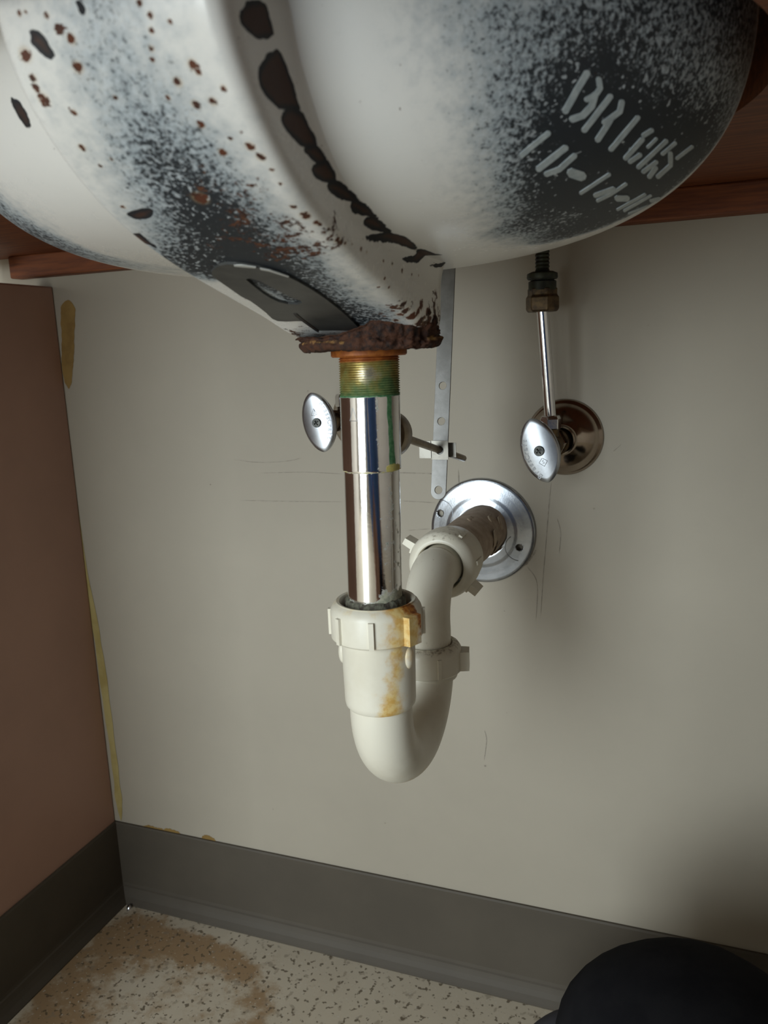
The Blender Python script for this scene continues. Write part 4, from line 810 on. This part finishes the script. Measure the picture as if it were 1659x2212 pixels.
# drain stub in the wall with peeling sealant
stub = thing('drain_stub', 'drain stub with peeling brown sealant between the white nut and chrome flange', 'pipe', (0.460, -0.05, 0.46))
prof = [(0.019, -0.112), (0.0200, -0.108), (0.0205, -0.09), (0.0212, -0.06), (0.0214, -0.03), (0.0216, 0.004)]
v_, f_ = lathe([(r, -y) for r, y in prof], (EX - 0.001, 0, 0.4815), uv=((0, -1, 0.02), (1, 0, 0), (0, 0.02, 1)), seg=64)
v_ = np.array([p + 0.0006 * noise.noise(Vector(p) * 180) * np.array([1, 0, 1]) for p in v_])
mesh_obj('stub_pipe', v_, f_, M_TAPE, parent=stub, smooth=True)
fls = []
for (ang, y, lw, lh) in ((0.15, -0.055, 0.010, 0.014), (0.75, -0.04, 0.012, 0.010), (-0.35, -0.045, 0.008, 0.012), (1.2, -0.07, 0.012, 0.010), (-0.7, -0.03, 0.010, 0.010), (0.45, -0.025, 0.009, 0.012)):
    V = []; n = 5
    for i in range(n):
        for j in range(n):
            aa = ang + (i / (n - 1) - 0.5) * lh / 0.0215; yy = y + (j / (n - 1) - 0.5) * lw
            rr = 0.0216 + 0.0028 * (i / (n - 1)) ** 2 + 0.0006 * noise.noise(Vector((i, j, ang * 9)))
            V.append((EX - 0.001 + rr * math.cos(aa), yy + 0.001 * noise.noise(Vector((i * 2.1, j, ang))), 0.481 + rr * math.sin(aa)))
    o = mesh_obj('sealant_flake', np.array(V), grid_faces(n, n), M_FLAKE, parent=stub, smooth=True)
    sd = o.modifiers.new('solid', 'SOLIDIFY'); sd.thickness = 0.0006

# split chrome flange on the wall
def ring_outline(r, n=72): return [(r * math.cos(2 * PI * k / n), r * math.sin(2 * PI * k / n)) for k in range(n)]
esc = thing('drain_escutcheon', 'flat split chrome flange on the wall around the drain stub', 'escutcheon', (0.4575, 0.0, 0.4305))
EC = np.array([0.4575, 0.0, 0.4780])
h1, h2 = (-0.0385, 0.0155), (0.0345, -0.0130)
UVW = ((0, -1, 0), (1, 0, 0), (0, 0, 1))
fp = np.array([(0.0215, 0.0050), (0.0222, 0.0078), (0.0240, 0.0080), (0.0300, 0.0069), (0.0330, 0.0060), (0.0400, 0.0048), (0.0455, 0.0040), (0.0474, 0.0034), (0.0482, 0.0022), (0.0484, 0.0)])
v_, f_ = lathe(resample(fp, 64), EC, uv=UVW, seg=400)
v_ = np.array(v_); drop = set()
for (hx, hz) in (h1, h2):
    d = v_ - (EC + np.array([hx, 0, hz])); dist = np.hypot(d[:, 0], d[:, 2])
    for k, q in enumerate(f_):
        if all(dist[i] < 0.0033 for i in q): drop.add(k)
    near = np.where(np.abs(dist - 0.0031) < 0.00045)[0]
    v_[near, 0] = EC[0] + hx + d[near, 0] / dist[near] * 0.0031; v_[near, 2] = EC[2] + hz + d[near, 2] / dist[near] * 0.0031
    for k, q in enumerate(f_):
        if any(dist[i] < 0.00265 for i in q): drop.add(k)
o = mesh_obj('flange_disc', v_, [q for k, q in enumerate(f_) if k not in drop], M_CHROME_WORN, parent=esc, smooth=True)
sd = o.modifiers.new('solid', 'SOLIDIFY'); sd.thickness = 0.0006
for (hx, hz, a0, a1) in ((h1[0], h1[1], -0.85, 1.45), (h2[0], h2[1], 2.2, 4.6)):
    pth = [EC + np.array([hx + 0.0125 * math.cos(a), -np.interp(math.hypot(hx + 0.0125 * math.cos(a), hz + 0.0125 * math.sin(a)), [0.024, 0.030, 0.033, 0.040, 0.0474, 0.0484], [0.0080, 0.0069, 0.0060, 0.0048, 0.0034, 0.001]), hz + 0.0125 * math.sin(a)]) for a in np.linspace(a0, a1, 18)]
    mesh_obj('overlap_seam', *tube(pth, 0.00042, 6), M_CHROME_WORN, parent=esc, smooth=True)

# ------------------------------------------------------------------ shut-off valves
def handle_mesh(Lh, Wh, T):
    nr, na = 14, 72
    V = []
    ts = np.linspace(0, 2 * PI, na, endpoint=False)
    out = []
    for t in ts:
        y = math.sin(t); x = math.copysign((1 - abs(y) ** 2.0) ** 0.64, math.cos(t)) if abs(math.cos(t)) > 1e-6 else 0.0
        out.append((x * Wh, y * Lh))
    out = resample(np.array(out + [out[0]]), na + 1)[:-1]
    lay = []
    for k in range(nr):                      # domed face, centre outwards
        q = k / (nr - 1)
        for (x, y) in out:
            xx, yy = x * q, y * q
            z = T * (1 - 0.36 * abs(xx / Wh) ** 2.0 - 0.10 * (yy / Lh) ** 2) - (0.0009 if q > 0.99 else 0)
            lay.append((xx, yy, z))
    for (sc, dz) in ((1.0, -0.0016), (0.985, -0.0052), (0.90, -0.0072), (0.3, -0.0076), (0.0, -0.0076)):
        for (x, y) in out: lay.append((x * sc, y * sc, T * (1 - 0.36 * (abs(x) / Wh) ** 2 - 0.1 * (y / Lh) ** 2) + dz if sc > 0.95 else T * 0.75 + dz))
    return np.array(lay), grid_faces(nr + 5, na, wrap_m=True)

def handle_z(x, y, Lh, Wh, T): return T * (1 - 0.36 * abs(x / Wh) ** 2.0 - 0.10 * (y / Lh) ** 2)

def letters_on_arc(s, side, size, Lh, Wh, T, y_mid, inset, direction):
    """letters along one long edge of the handle. direction -1 reads downwards with feet to the left, +1 upwards"""
    parts = []
    adv = size * 0.575
    y = y_mid - direction * adv * (len(s) - 1) / 2
    for ch in s:
        x = side * Wh * (max(0.0, 1 - (y / Lh) ** 2)) ** 0.64 - side * inset
        dxdy = side * Wh * 0.64 * max(0.05, 1 - (y / Lh) ** 2) ** -0.36 * (-2 * y / Lh ** 2)
        tx, ty = dxdy * direction, 1.0 * direction; n_ = math.hypot(tx, ty); tx, ty = tx / n_, ty / n_
        V, F = text_mesh(ch, size, 0.0003)
        if len(V):
            X = x + V[:, 0] * tx - V[:, 1] * ty; Y = y + V[:, 0] * ty + V[:, 1] * tx
            Z = handle_z(X, Y, Lh, Wh, T) + V[:, 2]
            parts.append((np.stack([X, Y, Z], -1), F))
        y += direction * adv
    return join(*parts)

def valve(label, cx, cz, hx, hz, tilt, words, shift=0.0, group='chrome shut-off valves on the wall'):
    t = thing('shutoff_valve', label, 'valve', (cx, 0.0, cz - 0.0325), group)
    uv = ((0, -1, 0), (1, 0, 0), (0, 0, 1))
    v_, f_ = lathe([(0.0322, 0.0), (0.0326, 0.0012), (0.0318, 0.0030), (0.0300, 0.0040), (0.0285, 0.0060), (0.0255, 0.0100), (0.0215, 0.0135), (0.0175, 0.0160), (0.0135, 0.0180), (0.0120, 0.0195), (0.0118, 0.0235), (0.0105, 0.0240)], (cx, 0, cz), uv=uv, seg=96)
    mesh_obj('wall_flange', v_, f_, M_BELL, parent=t, smooth=True, sharp=60)
    # body barrel, packing nut, stem; the axis leans to the handle centre
    ax = Vector((hx - cx, -0.064, hz - cz)).normalized()
    a, u, v = frame(ax)
    v_, f_ = lathe([(0.0, 0.010), (0.0115, 0.010), (0.0115, 0.0260), (0.0095, 0.0270), (0.0095, 0.0440), (0.0, 0.0445)], (cx, 0, cz), uv=(a, u, v), seg=40)
    mesh_obj('body', v_, f_, M_BRASS_D, parent=t, smooth=True, sharp=40)
    v_, f_ = lathe([(0.0, 0.026), (0.0108, 0.026), (0.0112, 0.027), (0.0112, 0.0325), (0.0104, 0.0335), (0.0, 0.0335)], (cx, 0, cz), uv=(a, u, v), seg=6)
    o = mesh_obj('inlet_nut', v_, f_, M_BELL, parent=t); bevel_obj(o, 0.0006)
    v_, f_ = lathe([(0.0, 0.043), (0.0075, 0.043), (0.0075, 0.0520), (0.0045, 0.053), (0.0045, 0.060), (0.0, 0.060)], (cx, 0, cz), uv=(a, u, v), seg=24)
    mesh_obj('stem', v_, f_, M_BRASS_D, parent=t, smooth=True, sharp=40)
    # outlet on top with its compression nut
    oc = np.array([cx, 0, cz]) + np.array(ax) * 0.038 + np.array([shift, 0, 0])
    v_, f_ = lathe([(0.0, 0.0), (0.0068, 0.0), (0.0068, 0.0150), (0.0, 0.0150)], oc, (0, 0, 1), 24)
    mesh_obj('outlet', v_, f_, M_BRASS_D, parent=t, smooth=True, sharp=40)
    v_, f_ = lathe([(0.0, 0.0125), (0.0082, 0.0125), (0.0086, 0.0135), (0.0086, 0.0210), (0.0074, 0.0235), (0.0050, 0.0240), (0.0, 0.0240)], oc, (0, 0, 1), 6)
    v_ = np.array(v_); ang = 0.35; d0 = v_ - oc; c_, s__ = math.cos(ang), math.sin(ang)
    v_ = oc + np.stack([c_ * d0[:, 0] - s__ * d0[:, 1], s__ * d0[:, 0] + c_ * d0[:, 1], d0[:, 2]], -1)
    o = mesh_obj('compression_nut', v_, f_, M_CHROME, parent=t); bevel_obj(o, 0.0006)
    # handle
    Lh, Wh, T = 0.0262, 0.0152, 0.0075
    c, s = math.cos(tilt), math.sin(tilt)
    Mh = basis((hx, -0.0600, hz), (c, 0, s), (-s, 0, c))
    tr = lambda V: np.array([Mh @ Vector(p) for p in V])
    hv, hf = handle_mesh(Lh, Wh, T)
    hd = mesh_obj('handle', tr(hv), hf, M_HANDLE, parent=t, smooth=True, sharp=50)
    UVZ = ((0, 0, 1), (1, 0, 0), (0, 1, 0))
    base_ = lathe([(0.0, 0.0078), (0.0036, 0.0078), (0.0041, 0.0076), (0.0041, 0.0055)], (0, 0, 0), seg=28, uv=UVZ)
    a45, q_, l_ = 0.4, 0.00058, 0.0025
    cross = [(q_, q_), (q_, l_), (-q_, l_), (-q_, q_), (-l_, q_), (-l_, -q_), (-q_, -q_), (-q_, -l_), (q_, -l_), (q_, -q_), (l_, -q_), (l_, q_)]
    cross = [(x * math.cos(a45) - y * math.sin(a45), x * math.sin(a45) + y * math.cos(a45)) for x, y in cross]
    top_ = plate(circle(0, 0, 0.0037), [cross], 0.0010, Matrix.Translation((0, 0, 0.0085)), 0.0003)
    mesh_obj('screw', tr(join(base_, top_)[0]), join(base_, top_)[1], M_SCREW, parent=hd)
    # lettering
    lp = [letters_on_arc('BrassCraft', words['side'], 0.0058, Lh, Wh, T, words['ymid'], 0.0042, words['dir'])]
    if words['side'] > 0:      # fan shaped emblem above the screw, dashes on the other edge
        em = []
        for (a, b) in (((-0.0035, 0.0072), (-0.0002, 0.0125)), ((-0.0002, 0.0125), (0.0022, 0.0072)), ((-0.0035, 0.0072), (-0.0006, 0.0062)), ((-0.0006, 0.0062), (0.0022, 0.0072)), ((0.0, 0.0115), (-0.0012, 0.0070)), ((0.0003, 0.0110), (0.0006, 0.0068))):
            em.append(([(*p, handle_z(p[0], p[1], Lh, Wh, T)) for p in (a, b)]))
        lp += [tube(np.array(e), 0.00018, 6) for e in em]
        for y0 in (0.004, 0.0015, -0.0035, -0.0075, -0.011):
            x0 = -Wh * (1 - (y0 / Lh) ** 2) ** 0.64 + 0.0026
            lp.append(tube(np.array([(x0, y0, handle_z(x0, y0, Lh, Wh, T)), (x0 + 0.0014, y0 - 0.0006, handle_z(x0 + 0.0014, y0, Lh, Wh, T))]), 0.0003, 6))
    else:                      # diamond emblem with an S below the screw, small text on the right edge
        dm = [(0.0006, -0.0060), (0.0040, -0.0092), (0.0006, -0.0128), (-0.0028, -0.0092)]
        for k in range(4):
            p, q = dm[k], dm[(k + 1) % 4]
            lp.append(tube(np.array([(*p, handle_z(*p, Lh, Wh, T)), (*q, handle_z(*q, Lh, Wh, T))]), 0.0002, 6))
        V2, F2 = text_mesh('S', 0.0042); V2[:, 0] += 0.0006; V2[:, 1] -= 0.0094; V2[:, 2] = handle_z(V2[:, 0], V2[:, 1], Lh, Wh, T) + 0.0002; lp.append((V2, F2))
    Vl, Fl = join(*lp)
    mesh_obj('embossed_lettering', tr(Vl), Fl, words['mat'], parent=hd)
    return t, oc

M_HANDLE = simple('polished_handle', (0.50, 0.52, 0.55), metallic=1, rough=0.33, color2=(0.42, 0.44, 0.47), vscale=60, bump_s=0.02, bump_scale=500)
M_EMBOSS = simple('cast_lettering', (0.40, 0.41, 0.43), metallic=1, rough=0.5)
vR, ocR = valve('chrome angle stop valve below the thin upright supply tube, right of the drain flange', 0.5305, 0.5630, 0.5205, 0.5598, 0.275, {'side': -1, 'ymid': -0.0045, 'dir': 1, 'mat': M_EMBOSS})
vL, ocL = valve('chrome angle stop valve partly hidden behind the chrome tailpiece', 0.3470, 0.5805, 0.3295, 0.5832, 0.20, {'side': 1, 'ymid': 0.0, 'dir': -1, 'mat': M_EMBOSS}, shift=0.006)

# ------------------------------------------------------------------ supply tubes and faucet shanks
def supply(oc, top, label, shank_label):
    t = thing('supply_tube', label, 'water tube', (oc[0], oc[1], oc[2] + 0.015), 'supply tubes from the shut-off valves')
    a = np.array([oc[0], oc[1], oc[2] + 0.018]); b = np.array(top)
    pth = np.array([a + (b - a) * t for t in np.linspace(0, 1, 20)])
    v_, f_ = tube(pth, 0.00475, 28)
    mesh_obj('tube', v_, f_, M_CHROME, parent=t, smooth=True, sharp=50)
    v_, f_ = lathe([(0.0048, -0.0015), (0.0115, -0.0015), (0.0128, 0.0), (0.0132, 0.0012), (0.0132, 0.0098), (0.0118, 0.0110), (0.0118, 0.0165), (0.0048, 0.0165)], b, (0, 0, 1), 6)
    o = mesh_obj('coupling_nut', v_, f_, M_BRASS_D, parent=t); bevel_obj(o, 0.0008)
    s = thing('faucet_shank', shank_label, 'faucet shank', (b[0], b[1], b[2] + 0.014), 'blackened faucet shanks under the counter')
    prof = [(0.0, 0.0150), (0.0108, 0.0150), (0.0108, 0.0215), (0.0090, 0.0225), (0.0090, 0.0238)]
    v_, f_ = lathe(prof + [(0.0, 0.0238)], b, (0, 0, 1), 32); mesh_obj('tail_nut', v_, f_, M_BLACK_FIT, parent=s, smooth=True, sharp=40)
    v_, f_ = lathe([(0.0, 0.0230), (0.0112, 0.0232), (0.0120, 0.0245), (0.0117, 0.0275), (0.0085, 0.0290), (0.0, 0.0292)], b, (0, 0, 1), 32); mesh_obj('washer', v_, f_, M_BLACK_FIT, parent=s, smooth=True, sharp=40)
    pr = []
    for k in range(20): pr += [(0.0050, 0.0285 + k * 0.0028), (0.0056, 0.0299 + k * 0.0028)]
    v_, f_ = lathe([(0.0, 0.0285)] + pr + [(0.0, 0.0845)], b, (0, 0, 1), 28); mesh_obj('threaded_shank', v_, f_, M_BLACK_FIT, parent=s, smooth=True, sharp=30)
    return t
supply(ocR, (0.5192, -0.0445, 0.6680), 'thin chrome supply tube standing clear beside the strap', 'black faucet shank above the tube right of the strap')
supply(ocL, (0.3620, -0.0470, 0.6700), 'thin chrome supply tube hidden behind the drain threads', 'black faucet shank hidden behind the rusty sink boss')

# ------------------------------------------------------------------ marks on the wall
def ribbon(pts, widths, y=-0.0003):
    """flat smear on the back wall: points (x, z)"""
    P = np.array(pts, dtype=float); n = len(P)
    T = np.gradient(P, axis=0); T /= np.linalg.norm(T, axis=1, keepdims=True)
    Nn = np.stack([-T[:, 1], T[:, 0]], -1); W = np.array(widths)[:, None]
    A = P + Nn * W; B = P - Nn * W
    V = np.stack([np.stack([A[:, 0], np.full(n, y), A[:, 1]], -1), np.stack([B[:, 0], np.full(n, y), B[:, 1]], -1)], 1).reshape(-1, 3)
    F = [(2 * k, 2 * k + 1, 2 * k + 3, 2 * k + 2) for k in range(n - 1)]
    return V, F

def smear(name, pts, width, mat, jitter=0.25, n=60, y=-0.0003, taper=0.12, parent=wb, seed=0.0):
    P = catmull([(p[0], p[1]) for p in pts], n)
    base = np.interp(np.linspace(0, 1, n), np.linspace(0, 1, len(pts)), [p[2] if len(p) > 2 else 1.0 for p in pts])
    t = np.linspace(0, 1, n)
    tp = np.clip(np.minimum(t, 1 - t) / taper, 0.02, 1) ** 0.6
    Wd = [width * b * q * (1 + jitter * noise.noise(Vector((k * 0.31 + seed, seed, 0.5)))) for k, (b, q) in enumerate(zip(base, tp))]
    return mesh_obj(name, *ribbon(P, Wd, y), mat, parent=parent)
WALLMARKS = True
#WALL_BEGIN
smear('glue_stain', [(0.0188, 0.7068, 1.0), (0.0151, 0.6863, 1.02), (0.0111, 0.6588, 0.9), (0.007, 0.6356, 0.78), (0.0058, 0.6151, 0.35)], 0.0092, M_GLUE, 0.12, taper=0.08)
smear('caulk_line', [(-0.0011, 0.5552, 0.2), (-0.001, 0.4408, 0.3), (0.0038, 0.3597, 0.7), (0.0061, 0.3098, 1.0), (0.0076, 0.2471, 1.0), (0.0091, 0.1829, 0.9), (0.0089, 0.1349, 0.9), (0.0089, 0.1032, 1.0)], 0.0050, M_CREAMGLUE, 0.3, y=-0.0004, seed=2.0)
smear('glue_stain', [(0.0394, 0.1016, 0.6), (0.0539, 0.1019, 1.2), (0.0668, 0.1007, 1.2), (0.0811, 0.1017, 1.5), (0.0963, 0.1004, 0.6)], 0.0022, M_GLUE, 0.7, seed=4.0)
smear('glue_stain', [(0.1215, 0.1011, 0.8), (0.1292, 0.1038, 1.4), (0.14, 0.1018, 0.8)], 0.0022, M_GLUE, 0.5, seed=6.0)
smear('scuff', [(0.5192, 0.5243), (0.5172, 0.5037), (0.5156, 0.4829), (0.514, 0.4617), (0.5119, 0.436), (0.5098, 0.401)], 0.00029, M_CRACK, 0.6, n=30, seed=10.5)
smear('scuff', [(0.5241, 0.4924), (0.5273, 0.4792), (0.5262, 0.4602)], 0.00026, M_CRACK, 0.6, n=30, seed=11.5)
smear('scuff', [(0.3768, 0.5299), (0.3959, 0.5297), (0.4164, 0.5292)], 0.00033, M_CRACK, 0.6, n=30, seed=12.5)
smear('scuff', [(0.2026, 0.5404), (0.2315, 0.5379), (0.2625, 0.5396), (0.2789, 0.5429)], 0.00019, M_CRACK, 0.6, n=30, seed=13.5)
smear('scuff', [(0.3804, 0.5032), (0.4129, 0.5024)], 0.00023, M_CRACK, 0.6, n=30, seed=14.5)
smear('scuff', [(0.4561, 0.2813), (0.4577, 0.271), (0.4551, 0.2503)], 0.00039, M_CRACK, 0.6, n=30, seed=15.5)
smear('scuff', [(0.4949, 0.447), (0.5008, 0.4542), (0.5058, 0.4622)], 0.001, M_CRACK, 0.6, n=30, seed=16.5)
smear('scuff', [(0.207, 0.4988), (0.2699, 0.4996), (0.3207, 0.5006)], 0.00018, M_CRACK, 0.6, n=30, seed=17.5)
smear('scuff', [(0.4982, 0.4459), (0.5065, 0.4313), (0.5056, 0.3963)], 0.00018, M_CRACK, 0.6, n=30, seed=18.5)
smear('scuff', [(0.2306, 0.5272), (0.282, 0.5289), (0.3202, 0.5277)], 0.00016, M_CRACK, 0.6, n=30, seed=19.5)
smear('scuff', [(0.3839, 0.4749), (0.4077, 0.4776)], 0.00019, M_CRACK, 0.6, n=30, seed=20.5)
smear('scuff', [(0.4357, 0.5333), (0.4362, 0.5185)], 0.00046, M_CRACK, 0.6, n=30, seed=21.5)
smear('scuff', [(0.5709, 0.551), (0.5772, 0.5569)], 0.00019, M_CRACK, 0.6, n=30, seed=22.5)
smear('speck', [(0.2174, 0.1554), (0.2186, 0.1556)], 0.0006, M_CRACK, 0.3, n=8, taper=0.4)
smear('speck', [(0.3484, 0.1631), (0.3500, 0.1634)], 0.0008, M_CRACK, 0.3, n=8, taper=0.4)
smear('speck', [(0.3707, 0.1077), (0.3721, 0.1080)], 0.0007, M_CRACK, 0.3, n=8, taper=0.4)
smear('speck', [(0.1722, 0.5143), (0.1738, 0.5146)], 0.0008, M_CRACK, 0.3, n=8, taper=0.4)
smear('speck', [(0.5547, 0.5012), (0.5565, 0.5016)], 0.0009, M_CRACK, 0.3, n=8, taper=0.4)
smear('speck', [(0.5955, 0.6531), (0.5971, 0.6534)], 0.0008, M_CRACK, 0.3, n=8, taper=0.4)
smear('speck', [(0.2889, 0.6069), (0.2903, 0.6072)], 0.0007, M_CRACK, 0.3, n=8, taper=0.4)
smear('speck', [(0.4960, 0.5465), (0.4974, 0.5468)], 0.0007, M_CRACK, 0.3, n=8, taper=0.4)
smear('speck', [(0.4550, 0.2441), (0.4570, 0.2445)], 0.001, M_CRACK, 0.3, n=8, taper=0.4)
smear('speck', [(0.4761, 0.4028), (0.4773, 0.4030)], 0.0006, M_CRACK, 0.3, n=8, taper=0.4)
smear('speck', [(0.4773, 0.3023), (0.4783, 0.3025)], 0.0005, M_CRACK, 0.3, n=8, taper=0.4)
#WALL_END

# ------------------------------------------------------------------ person kneeling beside the sink (one knee in view)
def skin_body(name, verts, edges, radii, mat, parent, root=0, sub=3):
    me = bpy.data.meshes.new(name)
    off = worigin(parent) if parent else Vector((0, 0, 0))
    me.from_pydata([tuple(Vector(v) - off) for v in verts], edges, [])
    o = bpy.data.objects.new(name, me); COL.objects.link(o); o.parent = parent
    sk = o.modifiers.new('skin', 'SKIN'); sk.use_smooth_shade = True
    for k, r in enumerate(radii):
        sv = me.skin_vertices[0].data[k]; sv.radius = (r, r) if np.isscalar(r) else r
        sv.use_root = (k == root)
    ss = o.modifiers.new('sub', 'SUBSURF'); ss.levels = sub; ss.render_levels = sub
    me.materials.append(mat)
    return o
#PERSON_BEGIN
M_SHIRT = simple('blue_shirt_cloth', (0.10, 0.22, 0.55), rough=0.85, color2=(0.08, 0.18, 0.46), vscale=25, bump_s=0.1, bump_scale=1200, spec=0.2)
M_SKIN = simple('skin', (0.50, 0.30, 0.21), rough=0.5, color2=(0.44, 0.25, 0.17), vscale=40)
M_HAIR = simple('dark_hair', (0.03, 0.02, 0.014), rough=0.7, color2=(0.05, 0.03, 0.02), vscale=200)
def person():
    V = []; Ed = []; R = []; T = []
    def add(p, r, prev=None, mat=0):
        V.append(p); R.append(r); T.append(mat)
        if prev is not None: Ed.append((prev, len(V) - 1))
        return len(V) - 1
    pel = add((0.83, -0.72, 0.33), (0.140, 0.115))
    w_ = add((0.79, -0.80, 0.46), (0.130, 0.10), pel, 1)
    ch = add((0.72, -0.92, 0.63), (0.150, 0.105), w_, 1)
    sh = add((0.68, -0.985, 0.77), (0.12, 0.085), ch, 1)
    nk = add((0.67, -0.985, 0.855), 0.052, sh, 2)
    hd0 = add((0.66, -0.970, 0.925), (0.066, 0.076), nk, 2)
    hd1 = add((0.655, -0.962, 0.990), (0.074, 0.086), hd0, 2)
    add((0.655, -0.967, 1.050), (0.056, 0.064), hd1, 2)
    # leg in view: thigh forward to the knee by the wall, shin folded back under it
    h = add((0.79, -0.62, 0.285), 0.092, pel)
    t_ = add((0.752, -0.40, 0.195), 0.092, h)
    k = add((0.622, -0.205, 0.200), (0.082, 0.076), t_)
    k2 = add((0.620, -0.178, 0.120), (0.072, 0.060), k)
    k2 = add((0.622, -0.185, 0.058), (0.062, 0.054), k2)
    c = add((0.67, -0.27, 0.062), 0.050, k2)
    c2 = add((0.77, -0.38, 0.060), 0.055, c)
    an = add((0.83, -0.55, 0.050), 0.036, c2)
    ft = add((0.86, -0.63, 0.042), (0.040, 0.034), an)
    add((0.88, -0.71, 0.032), (0.042, 0.026), ft)
    # the other leg
    h = add((0.95, -0.66, 0.285), 0.092, pel)
    t_ = add((1.02, -0.48, 0.235), 0.086, h)
    k = add((1.07, -0.28, 0.150), (0.066, 0.060), t_)
    k2 = add((1.08, -0.245, 0.090), (0.056, 0.050), k)
    c = add((1.07, -0.33, 0.062), 0.050, k2)
    c2 = add((1.04, -0.48, 0.060), 0.055, c)
    an = add((1.00, -0.66, 0.050), 0.036, c2)
    ft = add((0.99, -0.74, 0.042), (0.040, 0.034), an)
    add((0.99, -0.83, 0.032), (0.042, 0.026), ft)
    # arms: hands resting on the thighs
    for (s1, el, wr, pm, fd) in (((0.535, -0.985, 0.745), (0.525, -0.90, 0.535), (0.660, -0.74, 0.430), (0.700, -0.685, 0.378), Vector((0.25, 0.85, -0.42))),
                                 ((0.835, -0.995, 0.745), (0.960, -0.93, 0.555), (0.975, -0.75, 0.430), (0.975, -0.690, 0.378), Vector((0.05, 0.88, -0.42)))):
        a = add(s1, 0.060, sh, 1); b = add(el, 0.046, a, 1); c = add(wr, 0.030, b, 1); d = add(pm, (0.036, 0.018), c, 2)
        fd.normalize(); sd = fd.cross(Vector((0, 0, 1))).normalized()
        for q, ln_ in ((-0.026, 0.062), (-0.009, 0.072), (0.009, 0.068), (0.026, 0.052)):
            b0 = Vector(pm) + fd * 0.030 + sd * q
            f0 = add(tuple(b0), 0.0095, d, 2); f1 = add(tuple(b0 + fd * ln_ * 0.5), 0.0088, f0, 2); add(tuple(b0 + fd * ln_ + Vector((0, 0, -0.012))), 0.0075, f1, 2)
        tb = Vector(pm) - sd * 0.034 - fd * 0.012
        f0 = add(tuple(tb), 0.0105, d, 2); add(tuple(tb - sd * 0.018 + fd * 0.032), 0.0090, f0, 2)
    tmp = skin_body('tmp_body', V, Ed, R, M_PANTS, None, 0, 3)
    dg = bpy.context.evaluated_depsgraph_get(); ev = tmp.evaluated_get(dg); me = ev.to_mesh()
    P = np.array([tuple(v.co) for v in me.vertices]); F = [tuple(p.vertices) for p in me.polygons]
    ev.to_mesh_clear(); bpy.data.objects.remove(tmp)
    P[:, 2] = np.maximum(P[:, 2], 0.0015)
    root = thing('person', 'person kneeling in black trousers and blue shirt, knee beside the baseboard', 'person', (1.0, -0.5, 0.0))
    body = mesh_obj('body', P, F, M_PANTS, parent=root, smooth=True)
    for m_ in (M_SHIRT, M_SKIN): body.data.materials.append(m_)
    Va = np.array(V)
    cen = np.array([tuple(p.center) for p in body.data.polygons]) + np.array((1.0, -0.5, 0.0))
    best = np.full(len(cen), 1e9); idx = np.zeros(len(cen), int)
    for (a, b) in Ed:
        ab = Va[b] - Va[a]; t = np.clip(((cen - Va[a]) @ ab) / (ab @ ab), 0, 1)
        ra = R[b] if np.isscalar(R[b]) else max(R[b])
        dd = np.linalg.norm(cen - (Va[a] + t[:, None] * ab), axis=1) - 0.6 * ra
        m_ = dd < best; best[m_] = dd[m_]; idx[m_] = T[b]
    for p, i_ in zip(body.data.polygons, idx): p.material_index = int(i_)
    # hair cap, face
    hv, hf = ellipsoid((0.656, -0.974, 1.012), (np.array([1.0, 0, 0]), np.array([0, 1.0, 0]), np.array([0, 0, 1.0])), (0.086, 0.098, 0.098), 28, 20)
    keep = [q for q in hf if all((hv[i][2] > 1.035 or hv[i][1] < -0.992) and hv[i][2] > 0.95 for i in q)]
    mesh_obj('hair', hv, keep, M_HAIR, parent=root, smooth=True)
    eyes = []
    for sx in (-1, 1):
        ev_, ef_ = ellipsoid((0.655 + sx * 0.028, -0.900, 0.985), (np.array([1.0, 0, 0]), np.array([0, 1.0, 0]), np.array([0, 0, 1.0])), (0.013, 0.007, 0.008), 14, 10)
        mesh_obj('eye', ev_, ef_, M_SCREW, parent=root, smooth=True)
        ev_, ef_ = ellipsoid((0.655 + sx * 0.076, -0.965, 0.975), (np.array([1.0, 0, 0]), np.array([0, 1.0, 0]), np.array([0, 0, 1.0])), (0.010, 0.018, 0.028), 14, 10)
        mesh_obj('ear', ev_, ef_, M_SKIN, parent=root, smooth=True)
    ev_, ef_ = ellipsoid((0.656, -0.890, 0.955), (np.array([1.0, 0, 0]), np.array([0, 1.0, 0.2]), np.array([0, -0.2, 1.0])), (0.013, 0.018, 0.026), 16, 12)
    mesh_obj('nose', ev_, ef_, M_SKIN, parent=root, smooth=True)
    ev_, ef_ = ellipsoid((0.657, -0.905, 0.915), (np.array([1.0, 0, 0]), np.array([0, 1.0, 0]), np.array([0, 0, 1.0])), (0.024, 0.008, 0.006), 16, 10)
    mesh_obj('mouth', ev_, ef_, M_LIP, parent=root, smooth=True)
    return root
M_LIP = simple('lips', (0.42, 0.18, 0.14), rough=0.5)
person()
cuff = skin_body('trouser_fold', [(0.602, -0.170, 0.092), (0.563, -0.150, 0.084), (0.540, -0.180, 0.072), (0.530, -0.250, 0.062)], [(0, 1), (1, 2), (2, 3)], [0.052, 0.052, 0.045, 0.040], M_SLATE, bpy.data.objects['person'], 0, 3)
cuff['label'] = 'slate grey fold of cloth beside the knee'
#PERSON_END
#EXTRA_BEGIN
#EXTRA_END
